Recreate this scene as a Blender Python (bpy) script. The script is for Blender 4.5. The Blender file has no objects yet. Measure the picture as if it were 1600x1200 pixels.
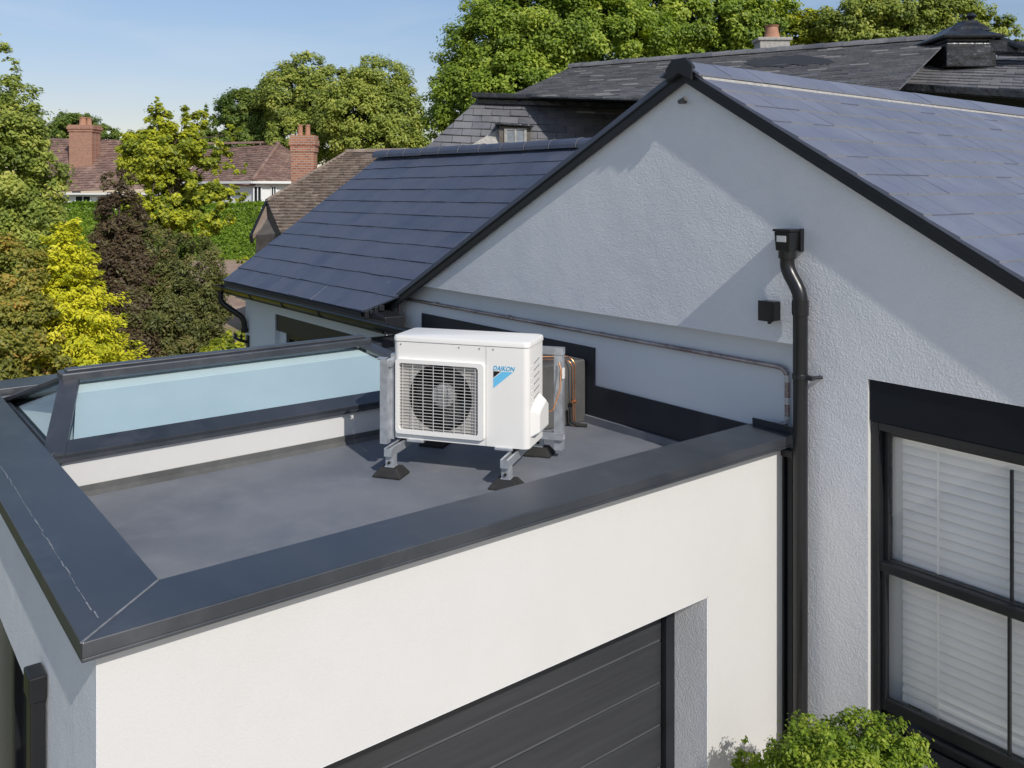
import bpy, bmesh, math, random
import numpy as np
from mathutils import Vector, Matrix

C = bpy.context.scene.collection
# ------------------------------------------------------------------ camera, world, sun, exposure
# World axes follow the building: x runs along the gable wall, y runs away from the camera
# along the flat roof's front wall, z is up.  The camera stands 4.3 m above the ground.
ZC = 4.3
TH = math.radians(51.85)
F = 1366.0
cam_d = bpy.data.cameras.new('camera')
cam_d.sensor_width = 36.0
cam_d.lens = F / 1600.0 * 36.0
cam_d.shift_y = -300.0 / 1600.0
cam_d.clip_start = 0.05
cam_d.clip_end = 2000.0
cam = bpy.data.objects.new('camera', cam_d)
cam.location = (0, 0, ZC)
cam.rotation_euler = (math.pi / 2, 0, TH)
C.objects.link(cam)
bpy.context.scene.camera = cam

SUN_L = Vector((-1.0, 0.13, -0.81)).normalized()
sun_d = bpy.data.lights.new('sun', 'SUN')
sun_d.energy = 3.4
sun_d.angle = math.radians(0.5)
sun_d.color = (1.0, 0.965, 0.91)
sun = bpy.data.objects.new('sun', sun_d)
sun.rotation_euler = SUN_L.to_track_quat('-Z', 'Y').to_euler()
sun.location = (0, 0, 40)
C.objects.link(sun)

world = bpy.data.worlds.new('World')
bpy.context.scene.world = world
world.use_nodes = True
wn = world.node_tree
wn.nodes.clear()
sky = wn.nodes.new('ShaderNodeTexSky')
sky.sky_type = 'NISHITA'
sky.sun_disc = False
sky.sun_elevation = math.asin(-SUN_L.z)
sky.sun_rotation = math.atan2(-SUN_L.x, -SUN_L.y)
sky.altitude = 50
sky.air_density = 1.0
sky.dust_density = 0.6
sky.ozone_density = 1.5
bg = wn.nodes.new('ShaderNodeBackground')
bg.inputs['Strength'].default_value = 0.118
wo = wn.nodes.new('ShaderNodeOutputWorld')
# milkier, less cyan air low over the horizon
tcw = wn.nodes.new('ShaderNodeTexCoord')
sxyz = wn.nodes.new('ShaderNodeSeparateXYZ')
wn.links.new(tcw.outputs['Generated'], sxyz.inputs[0])
mrw = wn.nodes.new('ShaderNodeMapRange')
mrw.inputs['From Min'].default_value = 0.08
mrw.inputs['From Max'].default_value = 0.22
wn.links.new(sxyz.outputs[2], mrw.inputs['Value'])
mxa = wn.nodes.new('ShaderNodeMix')
mxa.data_type = 'RGBA'
mxa.inputs['A'].default_value = (0.95, 0.81, 0.80, 1)
mxa.inputs['B'].default_value = (1.0, 0.98, 1.0, 1)
wn.links.new(mrw.outputs[0], mxa.inputs['Factor'])
mxm = wn.nodes.new('ShaderNodeMix')
mxm.data_type = 'RGBA'
mxm.blend_type = 'MULTIPLY'
mxm.inputs['Factor'].default_value = 1.0
wn.links.new(sky.outputs[0], mxm.inputs['A'])
wn.links.new(mxa.outputs['Result'], mxm.inputs['B'])
# thin wisps of high cloud
nzw = wn.nodes.new('ShaderNodeTexNoise')
nzw.inputs['Scale'].default_value = 3.0
nzw.inputs['Detail'].default_value = 7
nzw.inputs['Distortion'].default_value = 0.6
mpw = wn.nodes.new('ShaderNodeMapping')
mpw.inputs['Scale'].default_value = (1.0, 1.6, 7.0)
wn.links.new(tcw.outputs['Generated'], mpw.inputs['Vector'])
wn.links.new(mpw.outputs[0], nzw.inputs['Vector'])
mrc = wn.nodes.new('ShaderNodeMapRange')
mrc.inputs['From Min'].default_value = 0.50
mrc.inputs['From Max'].default_value = 0.80
mrc.inputs['To Max'].default_value = 0.30
wn.links.new(nzw.outputs['Fac'], mrc.inputs['Value'])
mxc = wn.nodes.new('ShaderNodeMix')
mxc.data_type = 'RGBA'
wn.links.new(mrc.outputs[0], mxc.inputs['Factor'])
wn.links.new(mxm.outputs['Result'], mxc.inputs['A'])
mxc.inputs['B'].default_value = (5.6, 6.2, 7.0, 1)
wn.links.new(mxc.outputs['Result'], bg.inputs[0])
wn.links.new(bg.outputs[0], wo.inputs[0])

vs = bpy.context.scene.view_settings
vs.view_transform = 'Standard'
vs.look = 'None'
vs.exposure = 0.0
vs.gamma = 1.0
vs.use_curve_mapping = False

# ------------------------------------------------------------------ coordinates
CT, ST = math.cos(TH), math.sin(TH)

def cw(X, Y, z=0.0):
    """camera-aligned metres (right, forward, up from the lens) -> building axes, z from the lens"""
    return Vector((X * CT - Y * ST, X * ST + Y * CT, z))

def at(px, py, Y):
    return cw((px - 800.0) / F * Y, Y, (300.0 - py) / F * Y)

def on_plane(px, py, p0, n):
    d = at(px, py, 1.0)
    return d * (p0.dot(n) / d.dot(n))

# ------------------------------------------------------------------ materials
def _nt(name):
    m = bpy.data.materials.new(name)
    m.use_nodes = True
    nt = m.node_tree
    return m, nt, nt.nodes['Principled BSDF']

def mat(name, c1, c2=None, rough=0.6, metal=0.0, nscale=3.0, detail=5.0, lo=0.35, hi=0.65,
        rnd=0.0, rnd_c=None, edge_c=None, bump=None, bump2=None, rough_var=0.0, spec=None, coat=0.0, stretch=None,
        stain=None):
    """noise-mixed colour in object space, per-face 'rnd' variation, bump=(scale, strength, distance)"""
    m, nt, b = _nt(name)
    N, Lk = nt.nodes, nt.links
    geo = N.new('ShaderNodeNewGeometry')
    pos = geo.outputs['Position']
    if stretch:
        mp = N.new('ShaderNodeMapping')
        mp.inputs['Scale'].default_value = stretch
        Lk.new(pos, mp.inputs['Vector'])
        spos = mp.outputs[0]
    else:
        spos = pos
    c2 = c2 or c1
    nz = N.new('ShaderNodeTexNoise')
    nz.inputs['Scale'].default_value = nscale
    nz.inputs['Detail'].default_value = detail
    nz.inputs['Roughness'].default_value = 0.65
    Lk.new(spos, nz.inputs['Vector'])
    rp = N.new('ShaderNodeValToRGB')
    rp.color_ramp.elements[0].position = lo
    rp.color_ramp.elements[1].position = hi
    rp.color_ramp.elements[0].color = (*c1, 1)
    rp.color_ramp.elements[1].color = (*c2, 1)
    Lk.new(nz.outputs['Fac'], rp.inputs['Fac'])
    col = rp.outputs['Color']
    if rnd_c is not None:
        at_ = N.new('ShaderNodeAttribute')
        at_.attribute_name = 'rnd'
        mx = N.new('ShaderNodeMix')
        mx.data_type = 'RGBA'
        mth = N.new('ShaderNodeMath')
        mth.operation = 'MULTIPLY'
        mth.inputs[1].default_value = rnd
        Lk.new(at_.outputs['Fac'], mth.inputs[0])
        Lk.new(mth.outputs[0], mx.inputs['Factor'])
        Lk.new(col, mx.inputs['A'])
        mx.inputs['B'].default_value = (*rnd_c, 1)
        col = mx.outputs['Result']
        if edge_c is not None:                       # cut edges and hooks carry rnd = 2
            gt = N.new('ShaderNodeMath')
            gt.operation = 'GREATER_THAN'
            gt.inputs[1].default_value = 1.5
            Lk.new(at_.outputs['Fac'], gt.inputs[0])
            cl = N.new('ShaderNodeMath')
            cl.operation = 'MINIMUM'
            cl.inputs[1].default_value = rnd
            Lk.new(mth.outputs[0], cl.inputs[0])
            Lk.new(cl.outputs[0], mx.inputs['Factor'])
            me_ = N.new('ShaderNodeMix')
            me_.data_type = 'RGBA'
            Lk.new(gt.outputs[0], me_.inputs['Factor'])
            Lk.new(col, me_.inputs['A'])
            me_.inputs['B'].default_value = (*edge_c, 1)
            col = me_.outputs['Result']
    if stain:
        sc, sl, sh, scol, amt = stain
        n2 = N.new('ShaderNodeTexNoise')
        n2.inputs['Scale'].default_value = sc
        n2.inputs['Detail'].default_value = 8
        n2.inputs['Roughness'].default_value = 0.7
        Lk.new(pos, n2.inputs['Vector'])
        mr = N.new('ShaderNodeMapRange')
        mr.inputs['From Min'].default_value = sl
        mr.inputs['From Max'].default_value = sh
        mr.inputs['To Max'].default_value = amt
        Lk.new(n2.outputs['Fac'], mr.inputs['Value'])
        mx2 = N.new('ShaderNodeMix')
        mx2.data_type = 'RGBA'
        Lk.new(mr.outputs[0], mx2.inputs['Factor'])
        Lk.new(col, mx2.inputs['A'])
        mx2.inputs['B'].default_value = (*scol, 1)
        col = mx2.outputs['Result']
    Lk.new(col, b.inputs['Base Color'])
    b.inputs['Roughness'].default_value = rough
    b.inputs['Metallic'].default_value = metal
    if spec is not None:
        b.inputs['Specular IOR Level'].default_value = spec
    if coat:
        b.inputs['Coat Weight'].default_value = coat
        b.inputs['Coat Roughness'].default_value = 0.08
    if rough_var:
        mr = N.new('ShaderNodeMapRange')
        mr.inputs['To Min'].default_value = max(0.02, rough - rough_var)
        mr.inputs['To Max'].default_value = min(1.0, rough + rough_var)
        Lk.new(nz.outputs['Fac'], mr.inputs['Value'])
        Lk.new(mr.outputs[0], b.inputs['Roughness'])
    prev = None
    for bb in (bump, bump2):
        if not bb:
            continue
        n3 = N.new('ShaderNodeTexNoise')
        n3.inputs['Scale'].default_value = bb[0]
        n3.inputs['Detail'].default_value = 3
        Lk.new(pos, n3.inputs['Vector'])
        bp = N.new('ShaderNodeBump')
        bp.inputs['Strength'].default_value = bb[1]
        bp.inputs['Distance'].default_value = bb[2]
        Lk.new(n3.outputs['Fac'], bp.inputs['Height'])
        if prev is not None:
            Lk.new(prev, bp.inputs['Normal'])
        prev = bp.outputs[0]
    if prev is not None:
        Lk.new(prev, b.inputs['Normal'])
    return m

def leaf_mat(name, cols, trans=0.35, rough=0.5):
    m, nt, b = _nt(name)
    N, Lk = nt.nodes, nt.links
    at_ = N.new('ShaderNodeAttribute')
    at_.attribute_name = 'rnd'
    rp = N.new('ShaderNodeValToRGB')
    els = rp.color_ramp.elements
    els[0].position, els[0].color = 0.0, (*cols[0], 1)
    els[1].position, els[1].color = 1.0, (*cols[-1], 1)
    for i, c in enumerate(cols[1:-1]):
        e = els.new((i + 1) / (len(cols) - 1))
        e.color = (*c, 1)
    Lk.new(at_.outputs['Fac'], rp.inputs['Fac'])
    Lk.new(rp.outputs[0], b.inputs['Base Color'])
    b.inputs['Roughness'].default_value = rough
    b.inputs['Specular IOR Level'].default_value = 0.3
    tr = N.new('ShaderNodeBsdfTranslucent')
    hs = N.new('ShaderNodeHueSaturation')
    hs.inputs['Saturation'].default_value = 1.15
    hs.inputs['Value'].default_value = 1.3
    Lk.new(rp.outputs[0], hs.inputs['Color'])
    Lk.new(hs.outputs[0], tr.inputs['Color'])
    mx = N.new('ShaderNodeMixShader')
    mx.inputs[0].default_value = trans
    Lk.new(b.outputs[0], mx.inputs[1])
    Lk.new(tr.outputs[0], mx.inputs[2])
    Lk.new(mx.outputs[0], N['Material Output'].inputs['Surface'])
    return m

def glass_mat(name, tint, gloss=1.0, rough=0.02, ior=1.5):
    """thin pane: tinted see-through with a Fresnel mirror on top"""
    m, nt, b = _nt(name)
    N, Lk = nt.nodes, nt.links
    N.remove(b)
    tr = N.new('ShaderNodeBsdfTransparent')
    tr.inputs['Color'].default_value = (*tint, 1)
    gl = N.new('ShaderNodeBsdfGlossy')
    gl.inputs['Roughness'].default_value = rough
    # two-sided Schlick reflectance (the Fresnel node would mirror totally from behind)
    geo = N.new('ShaderNodeNewGeometry')
    dt = N.new('ShaderNodeVectorMath')
    dt.operation = 'DOT_PRODUCT'
    Lk.new(geo.outputs['Normal'], dt.inputs[0])
    Lk.new(geo.outputs['Incoming'], dt.inputs[1])
    def mth(op, a, b=None):
        n_ = N.new('ShaderNodeMath')
        n_.operation = op
        for i_, v_ in enumerate((a, b)):
            if v_ is None: continue
            if isinstance(v_, (int, float)): n_.inputs[i_].default_value = v_
            else: Lk.new(v_, n_.inputs[i_])
        return n_.outputs[0]
    r0 = ((ior - 1) / (ior + 1)) ** 2
    sch = mth('POWER', mth('SUBTRACT', 1.0, mth('ABSOLUTE', dt.outputs['Value'])), 5.0)
    mu = mth('MULTIPLY', mth('ADD', mth('MULTIPLY', sch, 1 - r0), r0), gloss)
    mx = N.new('ShaderNodeMixShader')
    Lk.new(mu, mx.inputs[0])
    Lk.new(tr.outputs[0], mx.inputs[1])
    Lk.new(gl.outputs[0], mx.inputs[2])
    Lk.new(mx.outputs[0], N['Material Output'].inputs['Surface'])
    return m

M = {}
M['white_render'] = mat('white_render', (0.607, 0.594, 0.566), (0.626, 0.612, 0.586), 0.85, nscale=1.7, stretch=(1.0, 1.2, 0.8), lo=0.3, hi=0.62, bump=(160, 0.25, 0.004),
                        stain=(0.7, 0.50, 0.8, (0.54, 0.52, 0.475), 0.45), spec=0.2)
M['rough_render'] = mat('rough_render', (0.75, 0.755, 0.765), (0.80, 0.805, 0.81), 0.9, nscale=0.8, bump=(115, 0.6, 0.007), bump2=(5, 0.35, 0.02), spec=0.15,
                        stain=(1.1, 0.52, 0.8, (0.62, 0.645, 0.66), 0.5))
M['smooth_render'] = mat('smooth_render', (0.70, 0.73, 0.75), (0.76, 0.78, 0.79), 0.8, nscale=0.9, bump=(150, 0.12, 0.003), spec=0.2,
                         stain=(0.9, 0.5, 0.8, (0.58, 0.62, 0.66), 0.5))
M['coping'] = mat('coping_metal', (0.026, 0.030, 0.037), (0.046, 0.050, 0.058), 0.34, spec=0.95, nscale=1.6, rough_var=0.12, stretch=(0.5, 1.6, 1.0),
                  stain=(3.4, 0.52, 0.80, (0.12, 0.12, 0.125), 0.45), bump=(3.0, 0.12, 0.01))
M['membrane'] = mat('roof_membrane', (0.140, 0.150, 0.172), (0.200, 0.208, 0.225), 0.6, nscale=1.4, rough_var=0.12, detail=8,
                    stain=(1.9, 0.50, 0.80, (0.32, 0.325, 0.33), 0.5), bump=(4.0, 0.25, 0.01), bump2=(120, 0.15, 0.002))
M['membrane_grey'] = mat('grey_membrane', (0.070, 0.070, 0.068), (0.105, 0.104, 0.100), 0.6, nscale=3, bump=(7, 0.4, 0.01),
                         stain=(5, 0.5, 0.8, (0.21, 0.20, 0.185), 0.4))
M['flashing'] = mat('black_flashing', (0.012, 0.015, 0.022), (0.022, 0.026, 0.034), 0.45, nscale=2.2, rough_var=0.1, bump=(9, 0.15, 0.004))
M['black_pvc'] = mat('black_pvc', (0.010, 0.010, 0.011), (0.014, 0.014, 0.015), 0.30, nscale=3, rough_var=0.03)
M['black_trim'] = mat('black_trim', (0.008, 0.009, 0.012), (0.014, 0.016, 0.019), 0.5, nscale=4, rough_var=0.1)
M['lintel'] = mat('navy_lintel', (0.007, 0.009, 0.014), (0.010, 0.013, 0.018), 0.6, nscale=2, spec=0.2)
M['frame_black'] = mat('window_frame_black', (0.010, 0.011, 0.013), (0.016, 0.017, 0.019), 0.35, nscale=5)
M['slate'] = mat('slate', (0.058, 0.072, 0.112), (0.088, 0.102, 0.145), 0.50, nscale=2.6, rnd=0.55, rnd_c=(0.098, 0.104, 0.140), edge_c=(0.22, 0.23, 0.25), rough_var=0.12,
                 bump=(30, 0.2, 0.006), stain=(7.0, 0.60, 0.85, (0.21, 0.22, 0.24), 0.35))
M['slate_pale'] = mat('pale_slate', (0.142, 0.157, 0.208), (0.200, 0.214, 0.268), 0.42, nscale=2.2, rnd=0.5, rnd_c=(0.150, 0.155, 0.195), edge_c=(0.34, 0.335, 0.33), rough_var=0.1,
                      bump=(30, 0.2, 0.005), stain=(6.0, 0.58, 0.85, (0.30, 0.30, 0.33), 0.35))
M['slate_old'] = mat('old_slate', (0.085, 0.086, 0.096), (0.170, 0.168, 0.176), 0.55, nscale=1.4, rnd=0.6, rnd_c=(0.22, 0.215, 0.215), edge_c=(0.40, 0.39, 0.37), rough_var=0.15,
                     bump=(14, 0.4, 0.015), stain=(3.0, 0.56, 0.78, (0.34, 0.33, 0.32), 0.6))
M['mortar'] = mat('mortar', (0.30, 0.285, 0.26), (0.46, 0.44, 0.40), 0.9, nscale=20, bump=(60, 0.6, 0.006))
M['tile_brown'] = mat('brown_tile', (0.24, 0.175, 0.130), (0.36, 0.29, 0.225), 0.8, nscale=2.2, rnd=0.75, rnd_c=(0.13, 0.095, 0.075), bump=(16, 0.4, 0.02),
                      stain=(3.0, 0.55, 0.8, (0.48, 0.44, 0.36), 0.5))
M['tile_red'] = mat('red_brown_tile', (0.23, 0.135, 0.105), (0.34, 0.225, 0.18), 0.85, nscale=0.9, rnd=0.75, rnd_c=(0.14, 0.09, 0.075),
                    stain=(1.0, 0.55, 0.8, (0.46, 0.34, 0.28), 0.6))
M['glass_roof'] = glass_mat('skylight_glass', (0.91, 0.965, 0.975), 0.9, 0.015, 1.6)
M['glass'] = glass_mat('window_glass', (0.985, 0.985, 0.98), 0.6, 0.01)
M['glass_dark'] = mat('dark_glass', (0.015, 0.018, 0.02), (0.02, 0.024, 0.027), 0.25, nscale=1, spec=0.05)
M['ac_white'] = mat('cream_white_enamel', (0.84, 0.815, 0.765), (0.87, 0.845, 0.795), 0.38, nscale=2.0, bump=(120, 0.05, 0.002),
                    stain=(3.0, 0.6, 0.9, (0.66, 0.63, 0.57), 0.3))
M['ac_grille'] = mat('grille_wire', (0.62, 0.61, 0.585), (0.66, 0.65, 0.62), 0.4, nscale=4)
M['ac_dark'] = mat('fan_black', (0.014, 0.013, 0.012), (0.022, 0.02, 0.019), 0.5, nscale=8)
M['ac_back'] = mat('fan_mount_plate', (0.42, 0.39, 0.35), (0.55, 0.51, 0.46), 0.5, metal=0.1, nscale=9)
M['fan_hub'] = mat('fan_hub_grey', (0.25, 0.245, 0.24), (0.33, 0.325, 0.32), 0.5, nscale=8)
M['galv'] = mat('galvanised_steel', (0.46, 0.48, 0.50), (0.68, 0.70, 0.72), 0.34, metal=0.6, nscale=22, rough_var=0.15, lo=0.3, hi=0.7)
M['rubber'] = mat('black_rubber', (0.018, 0.017, 0.016), (0.032, 0.030, 0.028), 0.7, nscale=12, bump=(60, 0.2, 0.003))
M['logo_blue'] = mat('logo_light_blue', (0.16, 0.55, 0.83), (0.17, 0.57, 0.85), 0.4)
M['logo_text'] = mat('logo_blue', (0.06, 0.40, 0.66), (0.07, 0.42, 0.68), 0.4)
M['logo_black'] = mat('logo_black', (0.012, 0.012, 0.013), (0.014, 0.014, 0.015), 0.4)
M['copper_old'] = mat('dull_copper', (0.28, 0.22, 0.21), (0.50, 0.44, 0.42), 0.30, metal=0.7, nscale=5, rough_var=0.15,
                      stain=(9, 0.55, 0.75, (0.10, 0.09, 0.09), 0.7))
M['copper'] = mat('bright_copper', (0.62, 0.27, 0.12), (0.75, 0.36, 0.18), 0.32, metal=0.9, nscale=12, rough_var=0.1)
M['silver_label'] = mat('silver_label', (0.6, 0.6, 0.6), (0.7, 0.7, 0.7), 0.35, metal=0.3, nscale=14)
M['blind'] = mat('white_blind', (0.89, 0.875, 0.84), (0.92, 0.905, 0.87), 0.55, nscale=3)
M['brick'] = None
M['white_paint'] = mat('white_wall_paint', (0.72, 0.72, 0.70), (0.78, 0.78, 0.76), 0.85, nscale=0.6)
M['terracotta'] = mat('terracotta', (0.36, 0.17, 0.10), (0.45, 0.24, 0.15), 0.8, nscale=6)
M['stone_dark'] = mat('weathered_boards', (0.10, 0.085, 0.07), (0.17, 0.15, 0.13), 0.9, nscale=4, bump=(12, 0.5, 0.02))
M['lead'] = mat('lead_sheet', (0.010, 0.011, 0.013), (0.030, 0.032, 0.036), 0.32, nscale=3.2, rough_var=0.15, bump=(6, 0.6, 0.05))
M['bark'] = mat('bark', (0.07, 0.052, 0.038), (0.12, 0.09, 0.068), 0.95, nscale=8, bump=(18, 0.8, 0.03))
M['door'] = mat('charcoal_door', (0.028, 0.029, 0.032), (0.040, 0.041, 0.045), 0.45, nscale=3, stretch=(1, 0.35, 12), rough_var=0.1, bump=(180, 0.15, 0.002))
M['seam'] = mat('seam_sealant', (0.15, 0.155, 0.165), (0.30, 0.305, 0.315), 0.6, nscale=25)
M['dormer_glass'] = mat('dormer_glass', (0.10, 0.12, 0.14), (0.30, 0.33, 0.36), 0.1, nscale=2.2)  # pale tones in the pane colour stand in for reflected sky
M['lantern_pale_panel'] = mat('lantern_pale_panel', (0.56, 0.585, 0.60), (0.63, 0.65, 0.66), 0.8, nscale=1.2)  # colour of the added panels that keep the lantern glass pale
M['groove_highlight'] = mat('door_groove_highlight', (0.085, 0.087, 0.09), (0.11, 0.112, 0.115), 0.4)  # highlight in the door grooves, put into the colour
M['interior'] = mat('interior_plaster', (0.62, 0.62, 0.60), (0.66, 0.66, 0.64), 0.9, nscale=1)

def brick_mat():
    m, nt, b = _nt('red_brick')
    N, Lk = nt.nodes, nt.links
    geo = N.new('ShaderNodeNewGeometry')
    sp = N.new('ShaderNodeSeparateXYZ')
    Lk.new(geo.outputs['Position'], sp.inputs[0])
    ad = N.new('ShaderNodeMath')
    Lk.new(sp.outputs[0], ad.inputs[0])
    Lk.new(sp.outputs[1], ad.inputs[1])
    cb = N.new('ShaderNodeCombineXYZ')
    Lk.new(ad.outputs[0], cb.inputs[0])
    Lk.new(sp.outputs[2], cb.inputs[1])
    br = N.new('ShaderNodeTexBrick')
    br.inputs['Color1'].default_value = (0.46, 0.185, 0.095, 1)
    br.inputs['Color2'].default_value = (0.30, 0.105, 0.06, 1)
    br.inputs['Mortar'].default_value = (0.38, 0.33, 0.28, 1)
    br.inputs['Scale'].default_value = 1.0
    br.inputs['Brick Width'].default_value = 0.235
    br.inputs['Row Height'].default_value = 0.08
    br.inputs['Mortar Size'].default_value = 0.012
    Lk.new(cb.outputs[0], br.inputs['Vector'])
    Lk.new(br.outputs[0], b.inputs['Base Color'])
    b.inputs['Roughness'].default_value = 0.9
    bp = N.new('ShaderNodeBump')
    bp.inputs['Strength'].default_value = 0.4
    bp.inputs['Distance'].default_value = 0.01
    bp.invert = True
    Lk.new(br.outputs['Fac'], bp.inputs['Height'])
    Lk.new(bp.outputs[0], b.inputs['Normal'])
    return m
M['brick'] = brick_mat()

def ground_mat():
    m, nt, b = _nt('garden_ground')
    N, Lk = nt.nodes, nt.links
    geo = N.new('ShaderNodeNewGeometry')
    n1 = N.new('ShaderNodeTexNoise')
    n1.inputs['Scale'].default_value = 0.35
    n1.inputs['Detail'].default_value = 6
    Lk.new(geo.outputs['Position'], n1.inputs['Vector'])
    r1 = N.new('ShaderNodeValToRGB')
    r1.color_ramp.elements[0].position = 0.42
    r1.color_ramp.elements[0].color = (0.07, 0.11, 0.025, 1)
    r1.color_ramp.elements[1].position = 0.6
    r1.color_ramp.elements[1].color = (0.15, 0.13, 0.06, 1)
    Lk.new(n1.outputs['Fac'], r1.inputs['Fac'])
    Lk.new(r1.outputs[0], b.inputs['Base Color'])
    n2 = N.new('ShaderNodeTexNoise')
    n2.inputs['Scale'].default_value = 14
    n2.inputs['Detail'].default_value = 4
    Lk.new(geo.outputs['Position'], n2.inputs['Vector'])
    bp = N.new('ShaderNodeBump')
    bp.inputs['Distance'].default_value = 0.06
    Lk.new(n2.outputs['Fac'], bp.inputs['Height'])
    Lk.new(bp.outputs[0], b.inputs['Normal'])
    b.inputs['Roughness'].default_value = 0.95
    return m
M['ground'] = ground_mat()
M['soil'] = mat('red_gravel_soil', (0.30, 0.19, 0.135), (0.46, 0.33, 0.25), 0.95, nscale=0.9, detail=8, bump=(9, 0.7, 0.05),
                stain=(0.45, 0.5, 0.62, (0.22, 0.20, 0.05), 0.8))
M['paving'] = mat('tan_paving', (0.50, 0.45, 0.38), (0.60, 0.55, 0.47), 0.9, nscale=2, bump=(40, 0.4, 0.01))

# ------------------------------------------------------------------ mesh helpers
def tag(o, label=None, cat=None, group=None, kind=None):
    if label: o['label'] = label
    if cat: o['category'] = cat
    if group: o['group'] = group
    if kind: o['kind'] = kind
    return o

def empty(name, loc, label=None, cat=None, group=None):
    o = bpy.data.objects.new(name, None)
    o.empty_display_size = 0.2
    o.location = (loc[0], loc[1], loc[2] + ZC)
    C.objects.link(o)
    return tag(o, label, cat, group)

def world_loc(o):
    p = Vector(o.location)
    while o.parent:
        o = o.parent
        p = p + Vector(o.location)
    return p

class MB:
    """collects shapes (z measured from the lens height) and links them as ONE mesh object"""
    def __init__(self):
        self.v, self.f, self.r = [], [], []

    def add(self, vs_, fs, r=0.5):
        k = len(self.v)
        self.v += [tuple(p) for p in vs_]
        self.f += [tuple(i + k for i in q) for q in fs]
        self.r += [r] * len(fs)
        return self

    def box(self, a0, a1, b0, b1, z0, z1, r=0.5):
        p = [(a0, b0, z0), (a1, b0, z0), (a1, b1, z0), (a0, b1, z0), (a0, b0, z1), (a1, b0, z1), (a1, b1, z1), (a0, b1, z1)]
        return self.add(p, [(0, 3, 2, 1), (4, 5, 6, 7), (0, 1, 5, 4), (1, 2, 6, 5), (2, 3, 7, 6), (3, 0, 4, 7)], r)

    def prism(self, poly, ext, r=0.5):
        ext = Vector(ext)
        n = len(poly)
        p = [Vector(q) for q in poly]
        nrm = Vector((0, 0, 0))
        for i in range(n):
            nrm += p[i].cross(p[(i + 1) % n])
        if nrm.dot(ext) > 0:
            p = p[::-1]
        q = [x + ext for x in p]
        fs = [tuple(range(n)), tuple(range(2 * n - 1, n - 1, -1))]
        for i in range(n):
            j = (i + 1) % n
            fs.append((j, i, n + i, n + j))
        return self.add(p + q, fs, r)

    def quad(self, pts, r=0.5):
        return self.add(pts, [tuple(range(len(pts)))], r)

    def beam(self, p0, p1, w, h, up=(0, 0, 1), r=0.5, off=0.0):
        """rectangular bar from p0 to p1, w wide, h deep along up (centred at off)"""
        p0, p1, up = Vector(p0), Vector(p1), Vector(up)
        d = (p1 - p0).normalized()
        s = d.cross(up).normalized()
        u = s.cross(d).normalized()
        pts = []
        for p in (p0, p1):
            for sx, sz in ((-1, -1), (1, -1), (1, 1), (-1, 1)):
                pts.append(p + s * (sx * w / 2) + u * (sz * h / 2 + off))
        return self.add(pts, [(0, 1, 2, 3), (7, 6, 5, 4), (0, 4, 5, 1), (1, 5, 6, 2), (2, 6, 7, 3), (3, 7, 4, 0)], r)

    def tube(self, path, rad, n=12, caps=True, r=0.5):
        path = [Vector(p) for p in path]
        rads = rad if isinstance(rad, (list, tuple)) else [rad] * len(path)
        k = len(self.v)
        prev = None
        for i, p in enumerate(path):
            if i == 0: d = path[1] - path[0]
            elif i == len(path) - 1: d = path[-1] - path[-2]
            else: d = (path[i + 1] - p).normalized() + (p - path[i - 1]).normalized()
            d = d.normalized()
            if prev is None:
                ref = Vector((0, 0, 1)) if abs(d.z) < 0.9 else Vector((1, 0, 0))
                s = d.cross(ref).normalized()
            else:
                s = (prev - d * prev.dot(d)).normalized()
            prev = s
            t = d.cross(s)
            for j in range(n):
                an = 2 * math.pi * j / n
                self.v.append(tuple(p + (s * math.cos(an) + t * math.sin(an)) * rads[i]))
        fs = []
        for i in range(len(path) - 1):
            for j in range(n):
                a, b = k + i * n + j, k + i * n + (j + 1) % n
                fs.append((a, b, b + n, a + n))
        if caps:
            fs.append(tuple(k + j for j in range(n - 1, -1, -1)))
            fs.append(tuple(k + (len(path) - 1) * n + j for j in range(n)))
        self.f += fs
        self.r += [r] * len(fs)
        return self

    def cyl(self, p0, p1, rad, n=20, r=0.5):
        return self.tube([p0, p1], rad, n, True, r)

    def build(self, name, material, parent=None, bevel=0.0, smooth=False, origin=None, label=None, weld=False, segs=2):
        if parent is not None:
            o0 = world_loc(parent)
        else:
            if origin is None:
                xs = np.array(self.v)
                origin = ((xs[:, 0].min() + xs[:, 0].max()) / 2, (xs[:, 1].min() + xs[:, 1].max()) / 2, xs[:, 2].min())
            o0 = Vector((origin[0], origin[1], origin[2] + ZC))
        me = bpy.data.meshes.new(name)
        me.from_pydata([(x - o0.x, y - o0.y, z + ZC - o0.z) for x, y, z in self.v], [], self.f)
        at_ = me.attributes.new('rnd', 'FLOAT', 'FACE')
        at_.data.foreach_set('value', self.r)
        me.materials.append(material)
        if True:
            bm = bmesh.new()
            bm.from_mesh(me)
            if weld:
                bmesh.ops.remove_doubles(bm, verts=bm.verts, dist=1e-5)
            bmesh.ops.recalc_face_normals(bm, faces=bm.faces)
            bm.to_mesh(me)
            bm.free()
        me.update()
        o = bpy.data.objects.new(name, me)
        C.objects.link(o)
        if parent is not None:
            o.parent = parent
        else:
            o.location = o0
        if smooth:
            for p in me.polygons:
                p.use_smooth = True
            sm = o.modifiers.new('edge_split', 'EDGE_SPLIT')
            sm.split_angle = math.radians(35)
        if bevel:
            bv = o.modifiers.new('bevel', 'BEVEL')
            bv.width = bevel
            bv.segments = segs
            bv.limit_method = 'ANGLE'
            bv.angle_limit = math.radians(40)
        if label:
            o['label'] = label
        return o

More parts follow.
